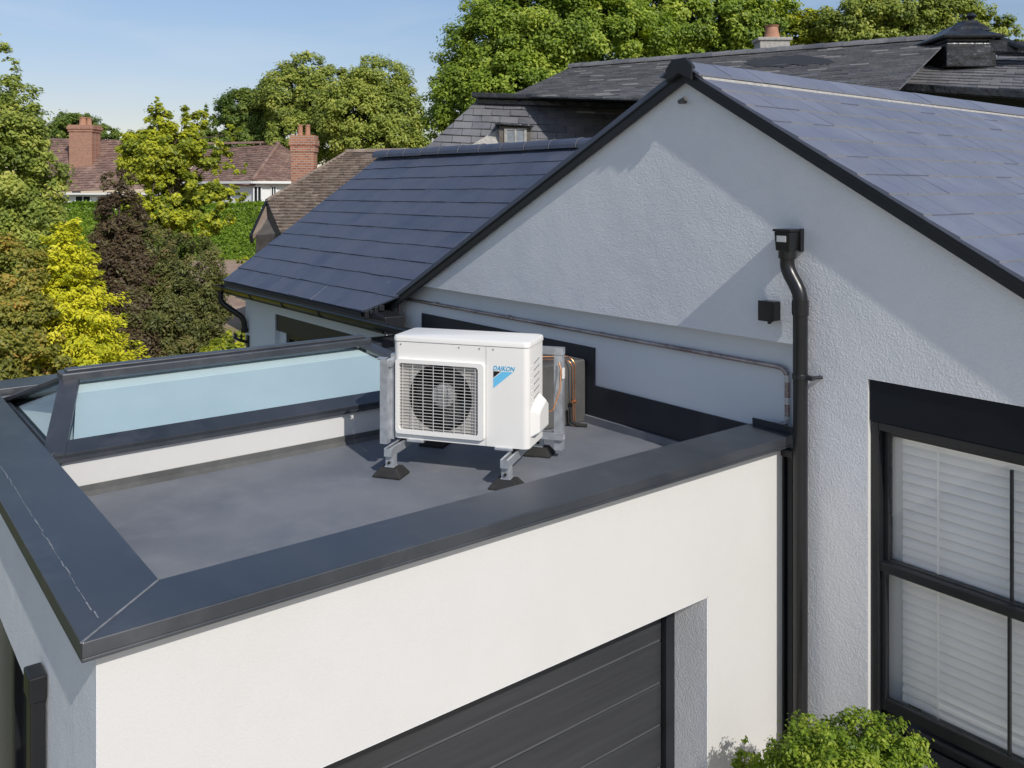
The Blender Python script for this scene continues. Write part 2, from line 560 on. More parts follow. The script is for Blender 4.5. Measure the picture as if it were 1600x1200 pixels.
def arc(p_in, p_c, p_out, n=6):
    """rounded corner between two pipe runs (quadratic)"""
    a, c, b = Vector(p_in), Vector(p_c), Vector(p_out)
    return [a * (1 - t) ** 2 + c * 2 * t * (1 - t) + b * t * t for t in [i / n for i in range(n + 1)]]

def clip_convex(sub, poly):
    """Sutherland-Hodgman in 2-D; poly counter-clockwise"""
    out = sub
    n = len(poly)
    for i in range(n):
        ax, ay = poly[i]
        bx, by = poly[(i + 1) % n]
        inp, out = out, []
        for j in range(len(inp)):
            p, q = inp[j], inp[(j + 1) % len(inp)]
            dp = (bx - ax) * (p[1] - ay) - (by - ay) * (p[0] - ax)
            dq = (bx - ax) * (q[1] - ay) - (by - ay) * (q[0] - ax)
            if dp >= 0:
                out.append(p)
            if (dp >= 0) != (dq >= 0):
                t = dp / (dp - dq)
                out.append((p[0] + (q[0] - p[0]) * t, p[1] + (q[1] - p[1]) * t))
        if len(out) < 3:
            return []
    return out

def slates(mb, poly, udir, gauge, width, lift, seed, jit=0.004, gap=0.003, wob=0.0, phase=0.0, pale_edge=0.0, hook=0.0, lv=0.25, base_r=0.3):
    """courses of separate overlapping slates clipped to a convex roof polygon"""
    rng = random.Random(seed)
    P = [Vector(p) for p in poly]
    n = Vector((0, 0, 0))
    for i in range(1, len(P) - 1):
        n += (P[i] - P[0]).cross(P[i + 1] - P[0])
    n.normalize()
    if n.z < 0:
        n = -n
    u = Vector(udir)
    u = (u - n * u.dot(n)).normalized()
    v = n.cross(u)
    if v.z < 0:
        u, v = -u, -v
    o = P[0]
    q = [((p - o).dot(u), (p - o).dot(v)) for p in P]
    ar = sum(q[i][0] * q[(i + 1) % len(q)][1] - q[(i + 1) % len(q)][0] * q[i][1] for i in range(len(q)))
    if ar < 0:
        q = q[::-1]
    umin, umax = min(x for x, _ in q), max(x for x, _ in q)
    vmin, vmax = min(y for _, y in q), max(y for _, y in q)
    T = lambda x, y, h: o + u * x + v * y + n * h
    mb.quad([T(x, y, -0.012 if base_r < 1 else -0.003) for x, y in q], base_r)
    row = 0
    y = vmin - phase
    while y < vmax:
        x = umin - (width / 2 if row % 2 else 0) - rng.random() * width * 0.15
        while x < umax:
            w = width
            y0 = y + rng.uniform(-jit, jit)
            c = [(x + gap / 2, y0 + rng.uniform(-jit, jit) * 0.6), (x + w - gap / 2, y0 + rng.uniform(-jit, jit) * 0.6),
                 (x + w - gap / 2, y + gauge), (x + gap / 2, y + gauge)]
            c = clip_convex(c, q)
            if len(c) >= 3:
                hl = lift * rng.uniform(1 - lv, 1 + lv)
                tw = rng.uniform(-1, 1) * wob
                top = [T(px_, py_, 0.002 + hl * (1 - (py_ - y) / gauge * 0.9) + tw * (px_ - x) / w) for px_, py_ in c]
                bot = [T(px_, py_, -0.01) for px_, py_ in c]
                m = len(c)
                fs = [tuple(range(m))] + [((i + 1) % m, i, m + i, m + (i + 1) % m) for i in range(m)]
                mb.add(top + bot, fs, rng.random())
                if pale_edge and len(c) == 4 and rng.random() < pale_edge:
                    mb.r[-4] = 2.0                                    # exposed lower edge
                if hook and rng.random() < hook:
                    hx, hy = x + w / 2 + rng.uniform(-.01, .01), y0
                    if all((q[(k_ + 1) % len(q)][0] - q[k_][0]) * (hy - q[k_][1]) - (q[(k_ + 1) % len(q)][1] - q[k_][1]) * (hx - q[k_][0]) > 0 for k_ in range(len(q))):
                        hw, hl_ = .0035 * (w / .27), .016
                        b4 = [(hx - hw, hy - .012), (hx + hw, hy - .012), (hx + hw, hy + hl_), (hx - hw, hy + hl_)]
                        mb.add([T(a_, b_, .001) for a_, b_ in b4] + [T(a_, b_, lift * 1.3 + .005) for a_, b_ in b4],
                               [(4, 5, 6, 7), (0, 1, 5, 4), (1, 2, 6, 5), (2, 3, 7, 6), (3, 0, 4, 7)], 2.0)
            x += w
        y += gauge
        row += 1
    return mb

def ridge_tiles(mb, p0, p1, seg, rad, n=8, arcdeg=200, up=(0, 0, 1), seed=0, lap=0.004):
    """half-round ridge tiles with a small lap at every joint"""
    p0, p1 = Vector(p0), Vector(p1)
    L = (p1 - p0).length
    d = (p1 - p0) / L
    s = d.cross(Vector(up)).normalized()
    t = s.cross(d)
    k = max(1, round(L / seg))
    rng = random.Random(seed)
    for i in range(k):
        a, b = p0 + d * (L * i / k + 0.002), p0 + d * (L * (i + 1) / k - 0.002)
        dz = rng.uniform(-0.003, 0.003)
        ra, rb = rad, rad + lap
        pts = []
        for p, rr in ((a, ra), (b, rb)):
            for j in range(n + 1):
                an = math.radians(90 - arcdeg / 2 + arcdeg * j / n)
                pts.append(p + s * (math.cos(an) * rr) + t * (math.sin(an) * rr + dz))
            for j in range(n, -1, -1):
                an = math.radians(90 - arcdeg / 2 + arcdeg * j / n)
                pts.append(p + s * (math.cos(an) * (rr - 0.014)) + t * (math.sin(an) * (rr - 0.014) + dz))
        m = 2 * (n + 1)
        fs = [tuple(range(m - 1, -1, -1)), tuple(range(m, 2 * m))]
        fs += [(j, (j + 1) % m, m + (j + 1) % m, m + j) for j in range(m)]
        mb.add(pts, fs, rng.random())
    return mb
# ------------------------------------------------------------------ ground
GZ = -4.3
g = MB().quad([(-400, -200, GZ), (300, -200, GZ), (300, 500, GZ), (-400, 500, GZ)]).build('ground', M['ground'], origin=(0, 0, GZ))
tag(g, kind='structure')
pv = MB().quad([(-2.7, -16.0, GZ + .006), (16.0, -16.0, GZ + .006), (16.0, 3.98, GZ + .006), (-2.7, 3.98, GZ + .006)]).build('driveway', M['paving'], origin=(0, 0, GZ + .006))
tag(pv, kind='structure')
so = MB().quad([at(150, 385, 66).xy.to_3d() + Vector((0, 0, GZ + .008)), at(520, 385, 66).xy.to_3d() + Vector((0, 0, GZ + .008)),
                at(640, 600, 16).xy.to_3d() + Vector((0, 0, GZ + .008)), at(150, 600, 16).xy.to_3d() + Vector((0, 0, GZ + .008))]).build('gravel_path', M['soil'])
tag(so, kind='structure')

# ------------------------------------------------------------------ flat-roofed extension
XF, YL = -2.74, 0.62            # outer faces: front wall (x), side wall (y)
DECK = -1.56
CT_, CB_ = -1.268, -1.315       # coping top / bottom
YG = 3.995                      # plane of the gable wall
YR = 4.082                      # recessed lower part of the gable wall
ext = empty('flat_roof_extension', (-4.7, 2.3, GZ), 'white rendered flat roofed garage extension with dark metal copings and a roof lantern', 'building')

G0, G1, GT = 0.95, 3.36, -1.958   # garage opening
MB().prism([(XF, YL, GZ), (XF, G0, GZ), (XF, G0, GT), (XF, G1, GT), (XF, G1, GZ), (XF, YG, GZ), (XF, YG, CB_), (XF, YL, CB_)],
           (-0.30, 0, 0)).build('front_wall', M['white_render'], ext)
# rough rendered lining of the garage opening (reveals and soffit)
mb = MB()
mb.box(XF - .298, XF - .002, G1 - .006, G1 + .02, GZ, GT + .004)
mb.box(XF - .298, XF - .002, G0 - .02, G0 + .006, GZ, GT + .004)
mb.box(XF - .298, XF - .002, G0, G1, GT - .004, GT + .02)
mb.build('door_reveal', M['rough_render'], ext)
# side wall with the dark window
W0, W1, WT, WB = -6.2, -3.86, -1.92, -4.0
MB().prism([(XF - .30, YL, GZ), (XF - .30, YL, CB_), (-6.69, YL, CB_), (-6.69, YL, GZ)], (0, 0.22, 0)) if False else None
mb = MB()
mb.box(W1, XF - .30, YL, YL + .22, GZ, CB_)
mb.box(-6.69, W0, YL, YL + .22, GZ, CB_)
mb.box(W0, W1, YL, YL + .22, WT, CB_)
mb.box(W0, W1, YL, YL + .22, GZ, WB)
mb.box(XF - .30, XF - .0005, YL - .0015, YL + .0, GZ, CB_)
mb.build('side_wall', M['rough_render'], ext)
MB().box(-6.69, -6.47, YL + .22, YR, GZ, CB_).build('rear_wall', M['white_render'], ext)
wf = MB()
wf.box(W0, W0 + .07, YL + .08, YL + .15, WB, WT).box(W1 - .07, W1, YL + .08, YL + .15, WB, WT)
wf.box(W0 + .07, W1 - .07, YL + .08, YL + .15, WT - .07, WT).box(W0 + .07, W1 - .07, YL + .08, YL + .15, WB, WB + .07)
wf.box(-4.76, -4.70, YL + .08, YL + .15, WB + .07, WT - .07)
wf = wf.build('side_window', M['frame_black'], ext, bevel=.004)
MB().box(W0 + .07, W1 - .07, YL + .11, YL + .12, WB + .07, WT - .07).build('pane', M['glass_dark'], wf)

# roof membrane with lapped seams
mb = MB()
mb.box(-6.47, XF - .21, YL + .22, YR, DECK - .08, DECK)
for xx in (-3.95,):
    mb.box(xx, xx + .9, YL + .23, YR - .01, DECK, DECK + .003)
mb.build('roof_deck', M['membrane'], ext)
mb = MB()
mb.box(XF - .222, XF - .21, YL + .23, YR - .01, DECK, CB_)          # upstand behind the front coping
mb.box(-6.46, XF - .222, YL + .22, YL + .232, DECK, CB_)
mb.box(-6.47, -6.455, YL + .232, YR - .01, DECK, CB_)
mb.build('membrane_upstand', M['membrane'], ext)
MB().box(XF - .30, XF - .222, YL + .23, YR - .01, DECK - .08, CB_).build('parapet_core', M['membrane'], ext)

# copings, mitred at the corners
XO, XI, YO, YI = -2.68, -2.965, 0.565, 0.86
XFO, XFI = -6.76, -6.46
cz = (0, 0, CB_ - CT_)
g2 = .0015
def coping(poly):
    mb = MB()
    mb.prism([(x, y, CT_) for x, y in poly], cz)
    return mb
cf = coping([(XO, YO + g2), (XO, YG - .002), (XI, YG - .002), (XI, YI + g2)])
cf.box(XO - .012, XO - .002, YO + .004, YG - .002, CB_ - .014, CB_)          # drip edge
cf.build('front_coping', M['coping'], ext, bevel=.004)
cl = coping([(XO - g2, YO), (XI - g2, YI), (XFI + g2, YI), (XFO + g2, YO)])
cl.box(XFO + .01, XO - .004, YO + .002, YO + .012, CB_ - .014, CB_)
cl.build('side_coping', M['coping'], ext, bevel=.004)
cr = coping([(XFO, YO + g2), (XFI, YI + g2), (XFI, YR - .01), (XFO, YR - .01)])
cr.build('rear_coping', M['coping'], ext, bevel=.004)
# sealant bead at the mitre and the scuffed lap line along the side coping
mb = MB()
mb.beam((XO + .0, YO + .0, CT_ + .0006), (XI, YI, CT_ + .0006), .006, .003)
rng = random.Random(5)
x = XO - .13
while x > -4.6:
    L = rng.uniform(.015, .07)
    yo = YO + .072 + rng.uniform(-.003, .003)
    mb.beam((x, yo, CT_ + .0004), (x - L, yo + rng.uniform(-.002, .002), CT_ + .0004), rng.uniform(.0015, .0045), .0012)
    x -= L + rng.uniform(.0, .02)
mb.build('sealant_bead', M['seam'], ext)
# short upturned flashing where the front coping meets the house
MB().box(XI + .02, XO - .01, YG - .012, YG - .001, CT_ + .001, CT_ + .035).build('coping_flashing', M['flashing'], ext)
MB().box(XO - .06, XO + .012, YG - .05, YG - .003, CB_ - .07, CB_ - .029).build('coping_end_cap', M['black_trim'], ext, bevel=.004)

# corner bead strip where the garage wall meets the house
mb = MB()
mb.box(XF + .001, XF + .012, YG - .035, YG - .002, GZ, CB_ - .03)
mb.build('corner_trim', M['black_trim'], ext)

# sectional garage door
dr = MB()
gv = MB()
xd = XF - .235
nP = 10
ph = .212
zt = GT - .075
for i in range(nP):
    z1 = zt - i * ph
    z0 = max(z1 - ph + .012, GZ + .01)
    if z1 < GZ + .05: break
    dr.box(xd - .04, xd, G0 + .075, G1 - .075, z0, z1)
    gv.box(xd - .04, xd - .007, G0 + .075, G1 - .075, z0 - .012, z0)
door = dr.build('garage_door', M['door'], ext, bevel=.004)
gv.build('groove_highlight_strip', M['groove_highlight'], door)  # paler grey strips standing in for highlights along the grooves
fr = MB()
fr.box(xd - .05, xd + .03, G1 - .07, G1 - .008, GZ, GT - .006)
fr.box(xd - .05, xd + .03, G0 + .008, G0 + .07, GZ, GT - .006)
fr.box(xd - .05, xd + .03, G0 + .07, G1 - .07, GT - .068, GT - .006)
fr.build('door_frame', M['black_trim'], door, bevel=.003)
MB().box(xd - .06, xd - .045, G0, G1, GZ, GT).build('door_backing', M['flashing'], door)

# grey membrane-clad boxing against the gable, black flashing along the wall
MB().box(-5.25, -4.36, 3.66, YR - .02, DECK, -1.135).build('membrane_boxing', M['membrane_grey'], ext, bevel=.012, segs=3)
mb = MB()
mb.prism([(-6.45, YR, DECK), (XI + .005, YR, DECK), (XI + .005, YR, -1.303), (-4.285, YR, -1.303), (-4.285, YR, -1.05), (-6.45, YR, -1.05)], (0, -.014, 0))
mb.build('wall_flashing', M['flashing'], ext)
MB().prism([(-4.36, YR - .016, DECK + .001), (XI - .01, YR - .016, DECK + .001), (XI - .01, YR - .016, DECK + .05), (-4.36, YR - .016, DECK + .05)], (0, -.02, 0)) \
    .build('fillet', M['membrane'], ext)

# ---- roof lantern
SA0, SA1, SB0, SB1 = -4.87, -6.37, 0.90, 3.42
SZ = -1.345
RA, RZ, RB0, RB1 = -5.62, -1.09, 1.13, 3.02
lan = MB().box(SA1 + .03, SA0 - .03, SB0 + .04, SB1 - .04, DECK, SZ - .018).build('roof_lantern', M['white_render'], ext)
mb = MB()
mb.box(SA0 - .03, SA0 - .018, SB0 + .04, SB1 - .04, DECK, DECK + .05)
mb.prism([(SA0 - .018, SB0 + .04, DECK), (SA0 + .008, SB0 + .04, DECK), (SA0 - .018, SB0 + .04, DECK + .02)], (0, SB1 - SB0 - .08, 0))
mb.build('kerb_skirting', M['membrane_grey'], lan)
c = {'n0': (SA0, SB0, SZ), 'n1': (SA0, SB1, SZ), 'f0': (SA1, SB0, SZ), 'f1': (SA1, SB1, SZ), 'r0': (RA, RB0, RZ), 'r1': (RA, RB1, RZ)}
c = {k: Vector(v) for k, v in c.items()}
def pane(keys, name):
    pts = [c[k] for k in keys]
    n = (pts[1] - pts[0]).cross(pts[2] - pts[0]).normalized()
    if n.z < 0: n = -n
    MB().prism([p - n * .004 for p in pts], n * .008).build(name, M['glass_roof'], lan)
for s_ in (1, -1):  # panels added under the glass for an even pale tone without bar shadows
    xe = SA0 if s_ == 1 else SA1
    q = [Vector((xe - s_ * .06, SB0 + .10, SZ - .012)), Vector((xe - s_ * .06, SB1 - .10, SZ - .012)), Vector((RA + s_ * .015, RB1 - .03, RZ - .035)), Vector((RA + s_ * .015, RB0 + .03, RZ - .035))]
    q2, q3 = q[1].lerp(q[2], .86), q[0].lerp(q[3], .86)
    MB().prism([q3 + Vector((0, 0, .002)), q2 + Vector((0, 0, .002)), q[2] + Vector((0, 0, .002)), q[3] + Vector((0, 0, .002))], (0, 0, -.009)).build('panel_top_strip', M['white_paint'], lan)  # white strip added for the lighter band along the ridge
    q[2], q[3] = q2, q3
    MB().prism(q, (0, 0, -.008)).build('pale_panel', M['lantern_pale_panel'], lan)
pane(('n0', 'n1', 'r1', 'r0'), 'glass_pane')
pane(('f1', 'f0', 'r0', 'r1'), 'glass_pane')
pane(('f0', 'n0', 'r0'), 'glass_pane')
pane(('n1', 'f1', 'r1'), 'glass_pane')
# perimeter rail: sloping top, dark fascia below
nn = (c['n1'] - c['n0']).cross(c['r0'] - c['n0']).normalized()
if nn.z < 0: nn = -nn
nl = (c['f0'] - c['n0']).cross(c['r0'] - c['n0']).normalized()
if nl.z < 0: nl = -nl
nr = (c['f1'] - c['n1']).cross(c['r1'] - c['n1']).normalized()
if nr.z < 0: nr = -nr
nf = (c['f1'] - c['f0']).cross(c['r0'] - c['f0']).normalized()
if nf.z < 0: nf = -nf
def rail(pa, pb, n, inn, w):
    mb = MB()
    pa, pb, inn = Vector(pa), Vector(pb), Vector(inn)
    d = (pb - pa).normalized()
    k = inn.normalized() * w
    sl = n.cross(d).normalized()
    if sl.dot(inn) < 0: sl = -sl
    mb.prism([pa, pb, pb + sl * w - d * w * .45, pa + sl * w + d * w * .45], n * .022)
    mb.beam(pa + inn.normalized() * .028 - Vector((0, 0, .010)), pb + inn.normalized() * .028 - Vector((0, 0, .010)), .052, .030)
    return mb.build('frame_rail', M['coping'], lan, bevel=.003)
rail(c['n0'], c['n1'], nn, (-1, 0, 0), .125)
rail(c['f0'], c['n0'], nl, (0, 1, 0), .03)
rail(c['n1'], c['f1'], nr, (0, -1, 0), .085)
rail(c['f1'], c['f0'], nf, (1, 0, 0), .125)
def hipbar(a, b):
    d = (c[b] - c[a])
    up = Vector((0, 0, 1))
    MB().beam(c[a] + Vector((0, 0, .012)) + d * .012, c[b] + Vector((0, 0, .012)), .105, .03, up).build('hip_bar', M['coping'], lan, bevel=.006)
for a, b in (('n0', 'r0'), ('n1', 'r1'), ('f0', 'r0'), ('f1', 'r1')):
    hipbar(a, b)
mb = MB()
mb.beam(c['r0'] + Vector((0, -.06, .018)), c['r1'] + Vector((0, .06, .018)), .15, .05)
mb.beam(c['r0'] + Vector((0, -.03, .05)), c['r1'] + Vector((0, .03, .05)), .07, .02)
mb.build('ridge_bar', M['coping'], lan, bevel=.008)

# ------------------------------------------------------------------ wall services on the extension side
dp = empty('square_downpipe', (-3.49, YL - .03, GZ), 'square black downpipe on the shaded side wall under the coping corner', 'downpipe')
MB().box(-3.545, -3.435, YL - .062, YL - .004, -1.79, -1.70).build('hopper', M['black_pvc'], dp, bevel=.006)
MB().box(-3.53, -3.45, YL - .055, YL - .006, GZ, -1.791).build('pipe', M['black_pvc'], dp, bevel=.006)
for z in (-2.3, -3.4):
    MB().box(-3.55, -3.43, YL - .06, YL - .002, z, z + .03).build('bracket', M['black_pvc'], dp)
# ------------------------------------------------------------------ air conditioner (turned about 34 degrees to the house)
AW, AD, AH = .80, .30, .577
RR = math.radians(17.9)
ww = Vector((math.cos(RR), -math.sin(RR)))      # camera-aligned: along the front, left to right
wd = Vector((math.sin(RR), math.cos(RR)))       # depth
A_R = Vector((.0893, 4.69))
AZ = -1.384
def ac(u, d, h):
    p = A_R + ww * (u - AW) + wd * d
    return cw(p.x, p.y, AZ + h)
def ac_pts(l): return [ac(*q) for q in l]
A_UP = Vector((0, 0, 1))
A_W = (ac(1, 0, 0) - ac(0, 0, 0))
A_D = (ac(0, 1, 0) - ac(0, 0, 0))
def abox(mb, u0, u1, d0, d1, h0, h1):
    return mb.prism(ac_pts([(u0, d0, h0), (u1, d0, h0), (u1, d1, h0), (u0, d1, h0)]), (0, 0, h1 - h0))

unit = empty('air_conditioner', ac(.4, .15, 0), 'cream white outdoor air conditioning unit with a square fan grille on the flat roof', 'air conditioner')
GU0, GU1, GH0, GH1 = .035, .530, .044, .437
HT = .543
mb = MB()
rc = .035
plan = []
for cx, cy, a0 in ((AW - rc, rc, -90), (AW - rc, AD - rc, 0), (rc, AD - rc, 90), (rc, rc, 180)):
    for i in range(7):
        an = math.radians(a0 + 90 * i / 6)
        plan.append((cx + rc * math.cos(an), cy + rc * math.sin(an)))
n = len(plan)
# side skin all round except the flat front strip, which carries the fan opening
for i in range(n - 1):
    p, q = plan[i], plan[i + 1]
    mb.quad([ac(p[0], p[1], 0), ac(q[0], q[1], 0), ac(q[0], q[1], HT), ac(p[0], p[1], HT)])
fu0, fu1 = rc, AW - rc
for (a, b_, h0, h1) in ((fu0, GU0, 0, HT),):
    pass
def fq(u0, u1, h0, h1): mb.quad(ac_pts([(u0, 0, h0), (u1, 0, h0), (u1, 0, h1), (u0, 0, h1)]))
gu0 = max(GU0, fu0 + .0005)
fq(fu0, gu0, 0, HT); fq(gu0, GU1, 0, GH0); fq(gu0, GU1, GH1, HT); fq(GU1, fu1, 0, HT)
dp_ = .09
for (p, q) in (((gu0, GH0), (GU1, GH0)), ((GU1, GH0), (GU1, GH1)), ((GU1, GH1), (gu0, GH1)), ((gu0, GH1), (gu0, GH0))):
    mb.quad(ac_pts([(p[0], 0, p[1]), (q[0], 0, q[1]), (q[0], dp_, q[1]), (p[0], dp_, p[1])]))
mb.quad([ac(p[0], p[1], 0) for p in plan])
mb.quad([ac(p[0], p[1], HT) for p in plan])
casing = mb.build('casing', M['ac_white'], unit, weld=True, smooth=True)
# lid, a little proud
mb = MB()
ins = .5
def ring(off, h):
    return [ac(AW / 2 + (p[0] - AW / 2) * (1 + off / (AW / 2)), AD / 2 + (p[1] - AD / 2) * (1 + off / (AD / 2)), h) for p in plan]
rings = [ring(.0005, HT + .002), ring(.004, HT + .003), ring(.004, AH - .012), ring(.001, AH - .004), ring(-.008, AH)]
k = len(mb.v)
for r_ in rings: mb.v += [tuple(p) for p in r_]
for j in range(len(rings) - 1):
    for i in range(n):
        a, b_ = k + j * n + i, k + j * n + (i + 1) % n
        mb.f.append((a, b_, b_ + n, a + n)); mb.r.append(.5)
mb.f.append(tuple(range(k + (len(rings) - 1) * n, k + len(rings) * n))); mb.r.append(.5)
mb.f.append(tuple(range(k + n - 1, k - 1, -1))); mb.r.append(.5)
mb.build('lid', M['ac_white'], unit, smooth=True)
# screws along the lid seam, panel seam on the front
for u in (.05, .40, .52, .60):
    MB().cyl(ac(u, -.0005, HT - .014), ac(u, -.0045, HT - .014), .004, 8).build('screw', M['fan_hub'], unit)
mb = MB()
abox(mb, GU1 + .0265, GU1 + .0285, -.0008, .001, .002, HT - .002)
mb.build('panel_seam', M['fan_hub'], unit)
# fan behind the grille
gc = ((GU0 + GU1) / 2, (GH0 + GH1) / 2)
R1 = .186
mb = MB()
N_ = 40
circ = [(gc[0] + R1 * math.cos(2 * math.pi * i / N_), gc[1] + R1 * math.sin(2 * math.pi * i / N_)) for i in range(N_)]
cor = [(gu0, GH0), (GU1, GH0), (GU1, GH1), (gu0, GH1)]
def sq(t):
    x, y = math.cos(t), math.sin(t)
    m = max(abs(x) / ((GU1 - gu0) / 2), abs(y) / ((GH1 - GH0) / 2))
    return ((GU1 + gu0) / 2 + x / m, (GH0 + GH1) / 2 + y / m)
# mount plate with a round hole at mid depth
for i in range(N_):
    t0, t1 = 2 * math.pi * i / N_, 2 * math.pi * (i + 1) / N_
    s0, s1 = sq(t0), sq(t1)
    j = (i + 1) % N_
    mb.quad([ac(circ[i][0], .014, circ[i][1]), ac(circ[j][0], .014, circ[j][1]), ac(s1[0], .014, s1[1]), ac(s0[0], .014, s0[1])])
mb.build('mount_plate', M['ac_back'], unit)
mb = MB()
for i in range(N_):
    j = (i + 1) % N_
    mb.quad([ac(circ[i][0], .012, circ[i][1]), ac(circ[j][0], .012, circ[j][1]), ac(circ[j][0], .16, circ[j][1]), ac(circ[i][0], .16, circ[i][1])])
mb.quad([ac(p[0], .16, p[1]) for p in circ])
mb.build('fan_shroud', M['ac_dark'], unit)
for k_ in range(3):
    mb = MB()
    base = 2 * math.pi * k_ / 3 + .5
    pts_f, pts_b = [], []
    for i in range(9):
        t = base + i / 8 * 1.35
        pts_f.append(ac(gc[0] + .172 * math.cos(t), .055 + .06 * i / 8, gc[1] + .172 * math.sin(t)))
        pts_b.append(ac(gc[0] + .05 * math.cos(t - .2), .07 + .04 * i / 8, gc[1] + .05 * math.sin(t - .2)))
    for i in range(8):
        mb.quad([pts_b[i], pts_b[i + 1], pts_f[i + 1], pts_f[i]])
    mb.build('fan_blade', M['ac_dark'], unit)
hub = MB()
hub.tube([ac(gc[0], .12, gc[1]), ac(gc[0], .05, gc[1]), ac(gc[0], .042, gc[1])], [.066, .066, .05], 24)
for k_ in range(8):
    t = math.pi * 2 * k_ / 8
    hub.beam(ac(gc[0], .041, gc[1]), ac(gc[0] + .05 * math.cos(t), .043, gc[1] + .05 * math.sin(t)), .006, .006, A_D)
hub.build('fan_hub', M['fan_hub'], unit, smooth=True)
# grille: rounded square surround and wires
mb = MB()
def rsq(u0, u1, h0, h1, r, m=5):
    o = []
    for cx, cy, a0 in ((u1 - r, h0 + r, -90), (u1 - r, h1 - r, 0), (u0 + r, h1 - r, 90), (u0 + r, h0 + r, 180)):
        for i in range(m + 1):
            an = math.radians(a0 + 90 * i / m)
            o.append((cx + r * math.cos(an), cy + r * math.sin(an)))
    return o
o1 = rsq(GU0 - .016, GU1 + .026, GH0 - .018, GH1 + .018, .022)
o2 = rsq(GU0 - .010, GU1 + .020, GH0 - .012, GH1 + .012, .02)
i1 = rsq(GU0 + .010, GU1 - .012, GH0 + .010, GH1 - .010, .018)
lay = [(o1, -.0005), (o2, -.022), (i1, -.022), (i1, .004)]
m_ = len(o1)
for j in range(3):
    (ra, da), (rb, db) = lay[j], lay[j + 1]
    for i in range(m_):
        q = (i + 1) % m_
        mb.quad([ac(ra[i][0], da, ra[i][1]), ac(ra[q][0], da, ra[q][1]), ac(rb[q][0], db, rb[q][1]), ac(rb[i][0], db, rb[i][1])])
grl = mb.build('fan_grille', M['ac_white'], unit, weld=True)
mb = MB()
rng = random.Random(3)
nh = 21
for i in range(nh):
    h = GH0 + .014 + (GH1 - GH0 - .028) * (i + .5) / nh
    mb.beam(ac(GU0 + .006, -.010, h), ac(GU1 - .008, -.010, h), .0026, .003, A_D)
nv = 8
for i in range(nv):
    u = GU0 + (GU1 - GU0) * (i + .5) / nv
    mb.beam(ac(u, -.013, GH0 + .006), ac(u, -.013, GH1 - .006), .0030, .003, A_D)
mb.build('grille_wire', M['ac_grille'], grl)
# side: valve cover bump, louvre slots, pressed dimples
mb = MB()
cov = [(.035, .055), (.270, .055), (.270, .215), (.215, .262), (.07, .225), (.035, .20)]
c2 = [(.075, .075), (.255, .075), (.255, .195), (.205, .225), (.10, .195), (.075, .175)]
m_ = len(cov)
for i in range(m_):
    q = (i + 1) % m_
    mb.quad([ac(AW - .001, cov[i][0], cov[i][1]), ac(AW - .001, cov[q][0], cov[q][1]), ac(AW + .042, c2[q][0], c2[q][1]), ac(AW + .042, c2[i][0], c2[i][1])])
mb.quad([ac(AW + .042, *p) for p in c2])
mb.build('valve_cover', M['ac_white'], unit, bevel=.008, weld=True, segs=3)
for i in range(6):
    h = .455 - i * .038
    mb = MB()
    mb.prism(ac_pts([(AW + .0006, .10, h - .006), (AW + .0006, .20, h + .008), (AW + .0006, .20, h + .002), (AW + .0006, .10, h - .012)]), A_W * .0015)
    mb.build('vent_slot', M['fan_hub'], unit)
for i in range(7):
    MB().cyl(ac(AW - .0005, .055, .44 - i * .034), ac(AW + .003, .055, .44 - i * .034), .004, 8).build('rivet', M['ac_white'], unit)
# badge on the front: lettering over a blue and black slanted mark
cu = bpy.data.curves.new('badge_text', 'FONT')
cu.body = 'DAIKON'
cu.size = .040
cu.shear = .28
cu.space_character = 1.02
cu.offset = .0008
cu.extrude = .0006
to = bpy.data.objects.new('badge_text', cu)
C.objects.link(to)
dg = bpy.context.evaluated_depsgraph_get()
tm = bpy.data.meshes.new_from_object(to.evaluated_get(dg))
bpy.data.objects.remove(to)
xs = [v.co.x for v in tm.vertices]
x0, x1 = min(xs), max(xs)
mb = MB()
sx = (.724 - .598) / (x1 - x0)
k0 = len(mb.v)
mb.add([ac(.598 + (v.co.x - x0) * sx, -.0012 - v.co.z, .4165 + v.co.y * .86) for v in tm.vertices], [tuple(p.vertices) for p in tm.polygons])
mb.build('badge_lettering', M['logo_text'], unit)
mb = MB()
mb.prism(ac_pts([(.650, -.0004, .411), (.712, -.0004, .411), (.600, -.0004, .318), (.600, -.0004, .371)]), A_D * -.001)
mb.build('badge_band', M['logo_blue'], unit)
mb = MB()
mb.prism(ac_pts([(.600, -.0004, .411), (.643, -.0004, .411), (.600, -.0004, .375)]), A_D * -.001)
mb.build('badge_triangle', M['logo_black'], unit)
# mounting feet under the casing
for u in (.14, .66):
    mb = MB()
    abox(mb, u - .05, u + .05, -.012, AD + .012, -.014, -.0005)
    mb.build('foot', M['galv'], unit, bevel=.002)

# ------------------------------------------------------------------ steel mounting frame on rubber pads
fr = empty('mounting_frame', ac(.4, .15, DECK - AZ), 'galvanised steel channel frame on black rubber pads carrying the air conditioner', 'frame')
D0 = DECK - AZ
def pad(u, d):
    mb = MB()
    def rect(s, h): return [ac(u - .082 * s[0], d - .066 * s[1], h), ac(u + .082 * s[0], d - .066 * s[1], h), ac(u + .082 * s[0], d + .066 * s[1], h), ac(u - .082 * s[0], d + .066 * s[1], h)]
    a, b_, c_ = rect((1, 1), D0 + .001), rect((1, 1), D0 + .012), rect((.62, .62), D0 + .052)
    mb.add(a + b_ + c_, [(3, 2, 1, 0), (8, 9, 10, 11)] + [(i, (i + 1) % 4, 4 + (i + 1) % 4, 4 + i) for i in range(4)] + [(4 + i, 4 + (i + 1) % 4, 8 + (i + 1) % 4, 8 + i) for i in range(4)])
    mb.build('rubber_pad', M['rubber'], fr, bevel=.004)
